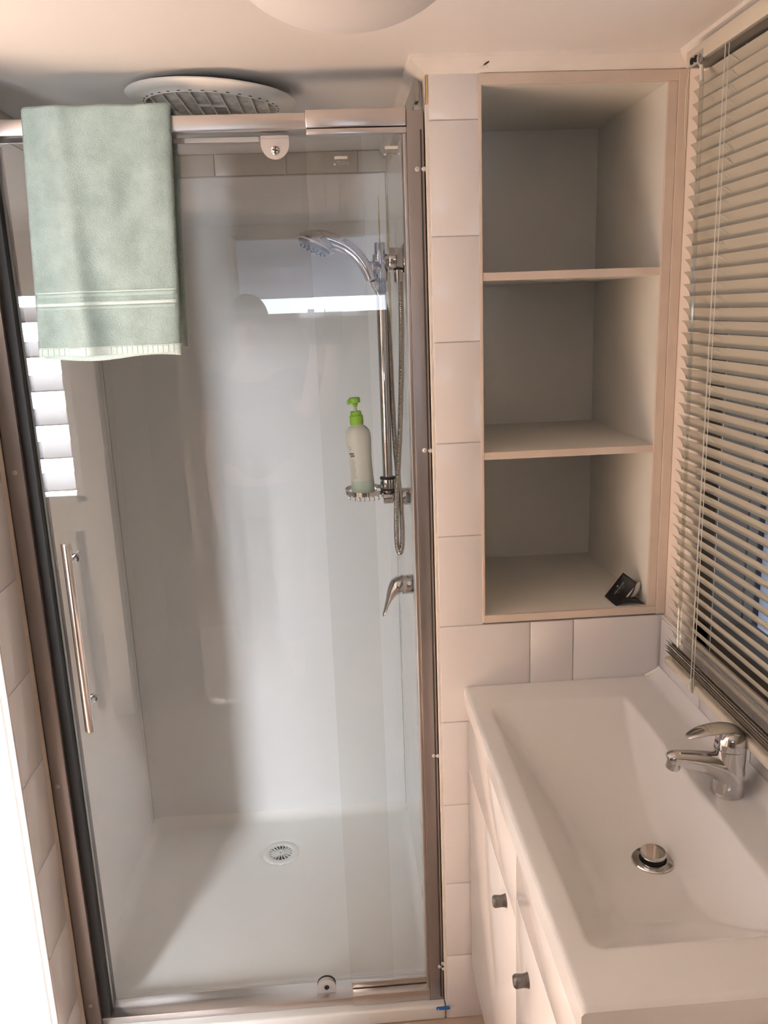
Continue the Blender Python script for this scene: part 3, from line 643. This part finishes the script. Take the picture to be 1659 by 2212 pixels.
B().box(NX0-.001, NX1+.036, YF-0.003, YF+0.004, NZ0-0.0175, NZ0-.0005, .001).build('edge_band', M_BEIGE, n_)
B().box(NX1-.0005, NX1+0.0185, YF-0.002, YF+0.004, NZ0-.0005, NZ1+.0005, .001).build('edge_band', M_BEIGE, n_)
B().box(NX1+0.0188, NX1+0.0385, YF-0.004, YF+0.004, NZ0-.018, NZ1+.020, .001).build('filler_strip', M_BEIGE, n_)
B().box(NX0-.003, NX0+.003, YF-0.002, YF+0.012, NZ0-.016, NZ1+.018, .001).build('edge_band', M_BEIGE, n_)

# ------------------------------------------------------------------ black folded leaflet in the niche
cd = empty('folded_leaflet', (0.60, 1.67, NZ0)); props(cd, 'small black folded leaflet with silver lettering in the bottom niche corner', 'leaflet')
Bc = pxz(1331, 1309, NZ0+.001); Lc = pxz(1306, 1288, NZ0+.001); Rc = px(1374, 1257, 1.672); Tc = px(1346, 1237, 1.70)
def cov(u, v, push=0.0):
    a = Bc.lerp(Lc, u); c = Rc.lerp(Tc, u)
    p = a.lerp(c, v); n3 = (Lc-Bc).cross(Rc-Bc).normalized()
    if n3.y > 0: n3 = -n3
    bulge = 0.010*math.sin(PI*v)*(1-u)**2
    return p + n3*push + (Rc-Lc).normalized()*(bulge*0.6) + n3*(-bulge)
b = B(); b.grid(lambda u, v: cov(u, v), 10, 14); cv = b.build('cover', M_BLACK, cd, True); solidify(cv, .0006, 0)
E1 = pxz(1396, 1306, NZ0+.001); E2 = E1+Vector((0.0, 0.05, 0.0)); 
def basep(u, v):
    p = Bc.lerp(E1, u) + (Lc-Bc)*v*0.9*(1-.2*u); p.x = min(p.x, NX1-.002); p.z = NZ0+.0012+0.011*math.sin(PI*u)*(1-.35*v); return p
b = B(); b.grid(basep, 14, 6); bpn = b.build('back_cover', M_BLACK, cd, True); solidify(bpn, .0006, 0)
def inn(u, v):
    p = Bc.lerp(Rc, 0.35+0.62*v) ; q = p + Vector((0.022*math.sin(PI*min(1, u*.75+.1)), 0.012*u+.002, -0.028*u*u))
    q.z = max(q.z, NZ0+.013); q.x = min(q.x, NX1-.003); return q
b = B(); b.grid(inn, 10, 8); ip = b.build('inner_page', M_PAPER, cd, True); solidify(ip, .0005, 0)
for k in range(10):     # small spaced capitals, unreadable in the photo
    vv = 0.26+k*0.052; hgt = 0.07+0.02*((k*7) % 3)
    b = B(); b.grid(lambda u, v: cov(0.60-hgt/2+hgt*u, vv+0.020*v, .0010), 1, 1); b.build('letter', M_PRINT, cv)
b = B(); b.grid(lambda u, v: cov(0.71+0.07*u, 0.50+0.05*v, .0010), 1, 1); b.build('emblem', M_PRINT, cv)
for (v0, v1) in ((.33, .44), (.47, .50), (.54, .66)):
    b = B(); b.grid(lambda u, v: cov(0.45+0.04*u, v0+(v1-v0)*v, .0009), 1, 1); b.build('small_print', mat('dim_print', (.10, .10, .10), .5), cv)
for (u0, u1) in ((.30, .33), (.38, .48), (.51, .62)):
    b = B(); b.grid(lambda u, v: basep(u0+(u1-u0)*u, .10+.06*v)+Vector((0, 0, .0012)), 2, 1); b.build('spine_print', mat('dim_print', (.10, .10, .10), .5), bpn)

# ------------------------------------------------------------------ venetian blind
BXC = 0.652; Y0b, Y1b = 0.06, 1.515
vb = empty('venetian_blind', (BXC, 0.79, 0.975)); props(vb, 'cream venetian blind with tilted slats over the right window', 'blind')
hr = B(); hr.box(BXC-0.016, BXC+0.022, Y0b-.01, Y1b+0.012, 2.060, 2.086, .0015); hro = hr.build('head_rail', M_BRAIL, vb, True)
B().box(BXC-0.0175, BXC-0.0155, Y1b-0.055, Y1b-0.004, 2.056, 2.074, .0005).build('tilt_plate', M_GREY, hro)
B().box(BXC-0.014, BXC+0.020, Y0b, Y1b-0.01, 2.0565, 2.0605).build('rail_shade_strip', mat('rail_shadow', (.25, .23, .19), .6), hro)  # dark strip, paints the shade under the head rail
for (dy, dz) in ((-.018, .0085), (-.033, .0085)):
    B().lathe([(.003, -.001), (.0055, -.001), (.0055, .002), (.003, .002)], 14, (BXC-0.018, Y1b+dy, 2.056+dz), axis=(-1, 0, 0), closed=True).build('tilt_ring', M_DARK, hro, True)
B().tube([(BXC-0.017, Y1b-.045, 2.068), (BXC-0.022, Y1b-.050, 2.062), (BXC-.024, Y1b-.056, 2.052), (BXC-.022, Y1b-.062, 2.046)], .0022, 8).build('wand_hook', M_GREY, hro, True)
# slats (inner edge high, outer edge low)
SW = 0.0125
def slat_mesh():
    b = B(); prof = []
    for k in range(7):
        s_ = -1+2*k/6; prof.append((s_*SW, 0.0022*(1-s_*s_)))
    n = len(prof); L0, L1 = Y0b, Y1b
    top = []
    for (a, h_) in prof: top.append((b.bm.verts.new((a, L0-.79, h_)), b.bm.verts.new((a, L1-.79, h_))))
    bot = []
    for (a, h_) in prof: bot.append((b.bm.verts.new((a, L0-.79, h_-.0004)), b.bm.verts.new((a, L1-.79, h_-.0004))))
    for k in range(n-1):
        b.bm.faces.new((top[k][0], top[k][1], top[k+1][1], top[k+1][0])); b.bm.faces.new((bot[k][0], bot[k+1][0], bot[k+1][1], bot[k][1]))
        for e in (0, 1): b.bm.faces.new((top[k][e], top[k+1][e], bot[k+1][e], bot[k][e]))
    for k in (0, n-1): b.bm.faces.new((top[k][0], top[k][1], bot[k][1], bot[k][0]))
    return b
so = slat_mesh().build('slat', M_SLAT, vb, True, local=(0, 0, 0)); so.location = (0, 0, 0)
PITCH = 0.0213
slat_z = [1.010+k*PITCH for k in range(49)]
slats = []
for k, z in enumerate(slat_z):
    o_ = so if k == 0 else so.copy()
    if k: COL.objects.link(o_)
    o_.location = (random.uniform(-.0006, .0006), random.uniform(-.002, .002), z-0.975)
    o_.rotation_euler = (0, math.radians(58+random.uniform(-1.5, 1.5)), 0)
for k in range(5):    # spare slats stacked on the bottom rail
    o_ = so.copy(); COL.objects.link(o_); o_.location = (0.001*(k % 2), .002*(k % 3), 0.9850+k*0.0048-0.975); o_.rotation_euler = (0, math.radians(36+k*3), 0)
br_ = B(); br_.box(BXC-0.0125, BXC+0.0125, Y0b, Y1b, 0.964, 0.981, .006, 3); bro = br_.build('bottom_rail', M_BRAIL, vb, True)
for yc in (1.372, 0.86, 0.35):
    for sx_ in (-0.0135, 0.0135): B().tube([(BXC+sx_, yc, 0.966), (BXC+sx_, yc, 2.06)], .0007, 6).build('ladder_cord', M_CORD, vb)
    B().tube([(BXC-0.0150, yc+.008, 0.968), (BXC-0.0150, yc+.010, 2.06)], .0009, 6).build('lift_cord', M_CORD, vb)
    B().tube([(BXC-.014, yc+.004, .966), (BXC-.017, yc+.006, .974), (BXC-.018, yc+.004, .984), (BXC-.0155, yc+.006, .992)], [.003, .0045, .0045, .002], 10).build('cord_knot', M_CORD, vb, True)
    for z in slat_z:
        B().tube([(BXC-0.0135, yc, z+.0085), (BXC+0.0135, yc, z-.0085)], .0005, 4).build('ladder_rung', M_CORD, vb)
WY = 1.432
B().tube([(BXC-0.022, WY+.018, 2.046), (BXC-.023, WY+.012, 2.02)], .0035, 8).build('wand_link', M_CORD, vb, True)
B().tube([(BXC-0.023, WY+.012, 2.022), (BXC-0.024, WY, 1.6), (BXC-0.022, WY-.008, 1.018)], .0038, 8).build('tilt_wand', M_WAND, vb, True)
B().tube([(BXC-0.015, Y1b-.004, 2.058), (BXC-.017, Y1b+.004, 2.02), (BXC-.016, Y1b+.006, 1.97), (BXC-.014, Y1b+.002, 1.93)], .0008, 6).build('loose_cord', M_CORD, vb)

# ------------------------------------------------------------------ vanity cabinet
VX = 0.261; VY0, VY1 = 0.795, 1.634
v_ = empty('vanity_cabinet', (0.47, 1.2, ZF)); props(v_, 'gloss white vanity cabinet with small pewter knobs', 'cabinet')
for (y0, y1) in ((VY0, VY0+.016), (VY1-.016, VY1)): B().box(VX+0.018, XR-0.009, y0, y1, 0.172, 0.838, .001).build('side_panel', M_VANB, v_)
B().box(VX+0.018, XR-0.009, VY0+.016, VY1-.016, 0.172, 0.188).build('bottom_panel', M_VANB, v_)
B().box(XR-0.025, XR-0.009, VY0+.016, VY1-.016, 0.188, 0.700).build('back_panel', M_VANB, v_)
B().box(VX+0.018, VX+0.030, VY0+.016, VY1-.016, 0.66, 0.75).build('front_rail', M_VANB, v_)
B().box(VX+0.018, VX+0.034, 1.145, 1.180, 0.188, 0.66).build('mullion', M_VANB, v_)
B().box(0.33, XR-0.009, VY0+0.02, VY1, ZF, 0.172).build('plinth', M_VANB, v_)
for (y0, y1, z0, z1, nm) in ((1.1635, VY1, 0.684, 0.836, 'fascia'), (VY0, 1.1605, 0.727, 0.836, 'fascia')):
    B().box(VX, VX+0.017, y0, y1, z0, z1, .0012).build(nm, M_VAN, v_, True)
def knob(par, y, z):
    B().lathe([(0, .024), (.0085, .0235), (.0108, .0205), (.0108, .017), (.0100, .009), (.0108, .003), (.0120, 0)], 24, (VX, y, z), axis=(-1, 0, 0)).build('knob', M_PEW, par, True)
d1 = B().box(VX, VX+0.017, 1.1635, VY1, 0.166, 0.6815, .0012).build('door', M_VAN, v_, True); knob(d1, 1.243, 0.657)
d2 = B().box(VX, VX+0.017, VY0, 1.1605, 0.166, 0.7245, .0012).build('door', M_VAN, v_, True); knob(d2, 1.076, 0.645)

# ------------------------------------------------------------------ basin top
ZR = 0.878; BXa, BXb, BYa, BYb = 0.253, XR-0.0085, 0.783, 1.6385
bs = empty('vanity_basin', (0.47, 1.2, 0.84)); props(bs, 'white ceramic vanity basin with wide sloping bowl', 'basin')
def smin(a, c, k=0.012):
    h_ = max(0.0, min(1.0, 0.5+0.5*(c-a)/k)); return c*(1-h_)+a*h_-k*h_*(1-h_)
def bowl_z(x, y):
    # ramp along the length: from the far rim down to the waste and up to the near rim
    ry = 0.100*math.sin(PI/2*max(-.2, min(1, (1.548-y)/0.42)))
    near = 0.100*math.sin(PI/2*max(-.2, min(1, (y-0.872)/0.21)))
    ry = smin(ry, near, 0.02)
    lx = (x-0.291)*1.15; rx_ = (0.578-x)*1.55
    dd = smin(smin(ry, lx, 0.020), rx_, 0.014)
    dd = 0.5*(dd+math.sqrt(dd*dd+0.0000025))-0.0002
    z = ZR-dd
    # lip up at the window wall
    e = x-(BXb-0.030)
    if e > 0: z += 0.022*(e/0.030)**2
    e2 = (BXa+0.007)-x
    if e2 > 0: z -= 0.005*(e2/.007)**2
    e3 = (BYa+0.007)-y
    if e3 > 0: z -= 0.005*(e3/.007)**2
    return z
NXg, NYg = 110, 190
WX, WYs = 0.486, 1.155
b = B(); top = [[None]*(NYg+1) for _ in range(NXg+1)]
for i in range(NXg+1):
    for j in range(NYg+1):
        x = BXa+(BXb-BXa)*i/NXg; y = BYa+(BYb-BYa)*j/NYg; top[i][j] = b.bm.verts.new((x, y, bowl_z(x, y)))
for i in range(NXg):
    for j in range(NYg): b.bm.faces.new((top[i][j], top[i+1][j], top[i+1][j+1], top[i][j+1]))
bot = {}
loop = [(i, 0) for i in range(NXg+1)] + [(NXg, j) for j in range(1, NYg+1)] + [(i, NYg) for i in range(NXg-1, -1, -1)] + [(0, j) for j in range(NYg-1, 0, -1)]
for (i, j) in loop: c = top[i][j].co; bot[(i, j)] = b.bm.verts.new((c.x, c.y, 0.8395))
for q in range(len(loop)):
    a, c = loop[q], loop[(q+1) % len(loop)]; b.bm.faces.new((top[a[0]][a[1]], bot[a], bot[c], top[c[0]][c[1]]))
b.build('basin_body', M_CERAM, bs, True)
B().tube([(BXb-.002, BYb-.002, ZR+.012), (BXb-.020, BYb-.001, ZR+.004), (BXb-.03, BYb-.001, ZR+.001)], [.006, .004, .002], 8).build('sealant_corner', M_CAULK, bs, True)
wz = bowl_z(WX, WYs)
wr_ = B().lathe([(.0205, -.02), (.0205, .0015), (.022, .003), (.0325, .0022), (.034, .0005), (.034, -.004)], 40, (WX, WYs, wz+.001), cap=False).build('waste_ring', M_CHROME, bs, True)
B().lathe([(0, 0), (.0335, 0)], 32, (WX, WYs, wz+.0012), cap=False).build('waste_well', M_DARK, bs)
pl = B().lathe([(.016, .002), (.016, .008), (.0195, .010), (.0205, .012), (.0205, .016), (.0195, .018), (.010, .0185), (0, .0185)], 36, (WX, WYs, wz)).build('pop_up_plug', M_CHROME, bs, True)
B().lathe([(.0165, .003), (.0185, .003), (.0185, .0085), (.0165, .0085)], 30, (WX, WYs, wz), closed=True).build('plug_gasket', M_RUBBER, pl, True)

# ------------------------------------------------------------------ basin tap
TX, TY = 0.622, 1.19
tp = empty('basin_mixer', (TX, TY, ZR)); props(tp, 'chrome single lever tap on the basin deck', 'tap')
B().lathe([(0, -.001), (.0265, -.001), (.027, .002), (.0258, .006), (.0250, .03), (.0248, .055), (.0255, .075), (.0252, .082), (0, .083)], 36, (TX, TY, ZR)).build('tap_body', M_CHROME, tp, True)
spn = [(TX+.003, TY, ZR+.028), (TX-.008, TY, ZR+.044), (TX-.028, TY, ZR+.054), (TX-.055, TY, ZR+.062), (TX-.078, TY, ZR+.067), (TX-.094, TY, ZR+.069), (TX-.103, TY, ZR+.067)]
B().tube(catmull(spn, 5), lerp_list([.026, .0255, .0205, .0165, .0140, .0130, .0105], 5), 22, up=(0, 0, 1)).build('spout', M_CHROME, tp, True)
B().lathe([(0, 0), (.0105, 0), (.0118, .002), (.0118, .012), (.0125, .016)], 22, (TX-.096, TY, ZR+.050), axis=(0.25, 0, 1)).build('aerator', M_CHROME, tp, True)
lv = B().lathe([(.0252, 0), (.0256, .004), (.0245, .016), (.020, .027), (.012, .033), (0, .035)], 32, (TX+.001, TY, ZR+.0825)).build('lever_cap', M_CHROME, tp, True)
lpt = [(TX+.016, TY, ZR+.094), (TX+.006, TY, ZR+.110), (TX-.012, TY, ZR+.1165), (TX-.034, TY, ZR+.1165), (TX-.056, TY, ZR+.1125), (TX-.070, TY, ZR+.1075), (TX-.074, TY, ZR+.1055)]
B().tube(catmull(lpt, 6), lerp_list([.014, .0175, .0185, .0175, .0150, .0100, .0055], 6), 20, flat=lerp_list([.8, .55, .38, .30, .26, .26, .28], 6), up=(0, 0, 1)).build('lever', M_CHROME, tp, True)
for (dy, m_) in ((.0022, M_RED), (-.0022, M_BLUE)):
    B().lathe([(0, .0012), (.0026, .001), (.0028, 0)], 10, (TX-.0238, TY+dy, ZR+.094), axis=(-1, 0, 0)).build('temperature_dot', m_, lv)

# ------------------------------------------------------------------ ceiling light and exhaust fan
cl = empty('ceiling_light', (0.04, 1.09, ZC)); props(cl, 'round opal dome ceiling light at the top edge', 'ceiling light')
prof_d = [(0.152, -.002), (0.152, -.012)] + [(0.150*math.cos(a), -.012-0.098*math.sin(a)) for a in [PI/2*k/16 for k in range(0, 17)]]
prof_d[-1] = (0, prof_d[-1][1])
B().lathe([(r, ZC+z) for (r, z) in prof_d], 64, (0.04, 1.09, 0)).build('opal_shade', M_OPAL, cl, True)
B().lathe([(.155, ZC-.010), (.158, ZC-.006), (.158, ZC), (.150, ZC)], 56, (0.04, 1.09, 0)).build('base_ring', M_OPAL, cl, True)

fan = empty('exhaust_fan', (-0.21, 1.825, 2.096)); props(fan, 'round white exhaust fan grille hanging slightly from the ceiling', 'exhaust fan')
def fpart(bld, name, m, par=fan, sm=True):
    o_ = bld.build(name, m, par, sm, local=(0, 0, 0)); o_.location = (0, 0, 0); return o_
fpart(B().lathe([(.128, -.0115), (.130, -.0095), (.150, -.0065), (.165, -.0005), (.168, .003), (.166, .006), (.160, .007), (.128, .004)], 72, closed=True), 'rim', M_PLAST)
fpart(B().lathe([(0, 0.0), (.130, 0.0)], 48, (0, 0, -.004), cap=False), 'dust_backing', M_DUST)
fpart(B().lathe([(.150, .004), (.150, .012)], 40, cap=False), 'housing_gap_shade', M_DARK)  # dark ring, paints the shade in the gap below the ceiling
for k in range(9):
    xx = -0.112+k*0.028; yy = math.sqrt(max(0, .129**2-xx*xx))
    fpart(B().box(xx-.0014, xx+.0014, -yy, yy, -.0095, -.004), 'grille_bar', M_PLAST, sm=False)
fpart(B().box(-0.028, 0.028, -.004, .004, -.0105, -.004), 'grille_bar', M_PLAST, sm=False)
fn = B()
for k in range(25):
    yv = -0.123+k*0.01025; xv = math.sqrt(max(0, .128**2-yv*yv)); fn.box(-xv, xv, yv-.0011, yv+.0011, -.0080, -.004)
props(fpart(fn, 'grille_fins', mat('dusty_fin', (.62, .57, .49), .85, var=.4, vscale=60), sm=False), kind='stuff')
for k in range(36):
    a = 2*PI*k/36; b_ = B(); b_.box(-.0030, .0030, -.0010, .0012, -.0004, .0004); o_ = b_.build('rim_slot', M_DARK, fan, local=(0, 0, 0))
    o_.location = (.1325*math.cos(a), .1325*math.sin(a), -.0098); o_.rotation_euler = (0, 0, a+PI/2)
fan.rotation_euler = (math.radians(1.2), math.radians(3.4), 0)

# ------------------------------------------------------------------ small stray things
pg = empty('blue_plug', (0.19, 1.632, HOB)); props(pg, 'small blue plastic plug lying at the hob corner', 'plastic plug')
B().tube([(0.175, 1.634, HOB-.004), (0.177, 1.6335, HOB-.004), (0.205, 1.6325, HOB-.003), (0.207, 1.6325, HOB-.003)], [.0032, .0036, .0036, .0034], 10).build('plug_body', M_BLUE, pg, True)
B().lathe([(0, .0006), (.0018, .0005), (.002, 0)], 8, (0.179, 1.6300, HOB-.003), axis=(0, -1, 0)).build('plug_hole', mat('pale_blue', (.5, .65, .85), .5), pg)
ins = empty('gnat', px(1050, 138, 1.622)); props(ins, 'tiny dark gnat resting on the cornice over the niche', 'insect')
ip_ = px(1050, 138, 1.618)
B().tube([ip_+Vector((-.005, 0, -.002)), ip_+Vector((-.001, -.001, 0)), ip_+Vector((.004, -.001, .003)), ip_+Vector((.006, -.001, .004))], [.0004, .0014, .0012, .0003], 8).build('body', M_DARK, ins)
for (dx, dz) in ((-.013, -.006), (-.008, -.008), (.004, -.007), (.010, .006), (-.002, .008)):
    B().tube([ip_, ip_+Vector((dx, .001, dz))], .0003, 5).build('leg', M_GREY, ins)

# ------------------------------------------------------------------ the photographer behind the camera, seen only as a reflection
M_SHIRT = mat('dark_shirt', (0.06, 0.06, 0.065), 0.8); M_SKIN = mat('skin', (0.50, 0.34, 0.26), 0.5); M_TROU = mat('dark_trousers', (0.05, 0.055, 0.07), 0.85); M_HAIR = mat('dark_hair', (0.03, 0.025, 0.02), 0.6)
def skin(name, verts, edges, m, parent, sub=2, root=0):
    me = bpy.data.meshes.new(name); me.from_pydata([Vector(v[0])-parent.location for v in verts], edges, []); me.update()
    o_ = link(name, me, m, parent)
    md = o_.modifiers.new('skin', 'SKIN'); md.use_smooth_shade = True
    for i, v in enumerate(verts):
        r = v[1]; me.skin_vertices[0].data[i].radius = (r, r) if not isinstance(r, tuple) else r
        me.skin_vertices[0].data[i].use_root = (i == root)
    s2 = o_.modifiers.new('sub', 'SUBSURF'); s2.levels = sub; s2.render_levels = sub
    return o_
PXc, PYc = -0.27, -0.40
pe = empty('person', (PXc, PYc, ZF)); props(pe, 'person in dark clothes holding up a phone, seen as a faint reflection', 'person')
def q_(x, y, z): return (PXc+x, PYc+y, z)
V = [(q_(0, 0, .92), (.165, .115)), (q_(0, 0, 1.08), (.150, .105)), (q_(0, .01, 1.26), (.165, .115)), (q_(0, .0, 1.37), (.13, .095)), (q_(0, .01, 1.45), .058), (q_(0, .03, 1.52), .062), (q_(0, .03, 1.60), (.076, .094)), (q_(0, .025, 1.68), (.066, .085)),
     (q_(-.10, 0, .88), .095), (q_(-.11, .02, .50), .062), (q_(-.11, -.02, .10), .043), (q_(-.12, .08, .055), .040), (q_(-.125, .17, .045), .034),
     (q_(.10, 0, .88), .095), (q_(.11, .02, .50), .062), (q_(.11, -.02, .10), .043), (q_(.12, .08, .055), .040), (q_(.125, .17, .045), .034),
     (q_(.175, .0, 1.385), .058), (q_(.235, .10, 1.24), .045), (q_(.285, .27, 1.50), .033), (q_(.290, .315, 1.56), (.034, .022)),
     (q_(-.175, .0, 1.385), .058), (q_(-.215, -.01, 1.12), .045), (q_(-.20, .08, .90), .033), (q_(-.195, .10, .83), (.036, .02))]
Ed = [(0, 1), (1, 2), (2, 3), (3, 4), (4, 5), (5, 6), (6, 7), (0, 8), (8, 9), (9, 10), (10, 11), (11, 12), (0, 13), (13, 14), (14, 15), (15, 16), (16, 17), (3, 18), (18, 19), (19, 20), (20, 21), (3, 22), (22, 23), (23, 24), (24, 25)]
base = len(V)
for (hx_, hy_, hz_, side) in ((.290, .315, 1.56, 1), (-.195, .10, .83, -1)):
    hand = 21 if side == 1 else 25
    for f_ in range(5):
        i0 = len(V)
        if side == 1:
            if f_ < 4:
                zf = 1.565+.0195*f_; V += [(q_(.318, .318, zf), .0095), (q_(.326, .345, zf+.004), .0085), (q_(.318, .372, zf+.006), .0075)]
            else: V += [(q_(.262, .325, 1.570), .0105), (q_(.240, .345, 1.600), .009), (q_(.245, .365, 1.622), .008)]
        else:
            if f_ < 4:
                yf = .07+.0195*f_; V += [(q_(-.195, yf, .785), .0095), (q_(-.190, yf+.004, .750), .0085), (q_(-.182, yf+.006, .722), .0075)]
            else: V += [(q_(-.180, .14, .81), .0105), (q_(-.172, .155, .785), .009), (q_(-.170, .160, .762), .008)]
        Ed += [(hand, i0), (i0, i0+1), (i0+1, i0+2)]
body = skin('body', V, Ed, M_SKIN, pe, 2)
skin('shirt', [(q_(0, 0, .90), (.178, .128)), (q_(0, 0, 1.08), (.165, .120)), (q_(0, .01, 1.26), (.180, .128)), (q_(0, .0, 1.375), (.14, .105)), (q_(0, .0, 1.415), (.075, .07)), (q_(.18, .0, 1.385), .068), (q_(.225, .075, 1.28), .056), (q_(-.18, .0, 1.385), .068), (q_(-.20, -.005, 1.25), .056)], [(0, 1), (1, 2), (2, 3), (3, 4), (3, 5), (5, 6), (3, 7), (7, 8)], M_SHIRT, pe, 2)
skin('trousers', [(q_(0, 0, .95), (.172, .122)), (q_(-.10, 0, .86), .106), (q_(-.11, .02, .50), .076), (q_(-.11, -.02, .12), .060), (q_(.10, 0, .86), .106), (q_(.11, .02, .50), .076), (q_(.11, -.02, .12), .060)], [(0, 1), (1, 2), (2, 3), (0, 4), (4, 5), (5, 6)], M_TROU, pe, 2)
hc = Vector(q_(0, .018, 1.665))
def hair_f(u, v):
    a = 2*PI*u; e = -0.25+(PI/2+.25)*v; rr = 1.0
    lowf = max(0.0, math.sin(a))*0.55*(1-v)     # lifted over the face (+y)
    e = e+lowf
    return hc + Vector((.090*math.cos(e)*math.cos(a), .108*math.cos(e)*math.sin(a), .100*math.sin(e)+.004*math.sin(a*9)))
B().grid(hair_f, 32, 12).build('hair', M_HAIR, pe, True)
for sx_ in (-1, 1):
    B().lathe([(0, -.011), (.008, -.008), (.011, 0), (.008, .008), (0, .011)], 14, q_(sx_*.030, .112, 1.625), axis=(0, 1, 0)).build('eye', mat('eye_white', (.75, .73, .70), .2), pe, True)
    B().lathe([(.004, -.006), (.014, -.004), (.017, .004), (.010, .010), (0, .006)], 14, q_(sx_*.080, .02, 1.62), axis=(sx_, 0, .1), sy=1.6).build('ear', M_SKIN, pe, True)
B().tube([q_(0, .118, 1.628), q_(0, .128, 1.605), q_(0, .134, 1.588), q_(0, .118, 1.580)], [.007, .010, .013, .009], 12).build('nose', M_SKIN, pe, True)
B().tube([q_(-.024, .108, 1.553), q_(-.01, .118, 1.556), q_(.01, .118, 1.556), q_(.024, .108, 1.553)], [.003, .006, .006, .003], 10).build('mouth', mat('lips', (.45, .22, .18), .5), pe, True)
ph = empty('phone', (0.03, -0.032, 1.63)); props(ph, 'dark phone held upright by the person reflected in the glass', 'phone')
B().box(-0.014, 0.056, -0.034, -0.026, 1.552, 1.692, .004, 3).build('phone_body', mat('phone_case', (.03, .03, .035), .35), ph, True)
B().lathe([(.002, 0), (.0055, 0), (.0055, .0022), (.002, .0022)], 18, (0.0, -0.026, 1.677), axis=(0, 1, 0), closed=True).build('lens_ring', M_CHROME, ph, True)
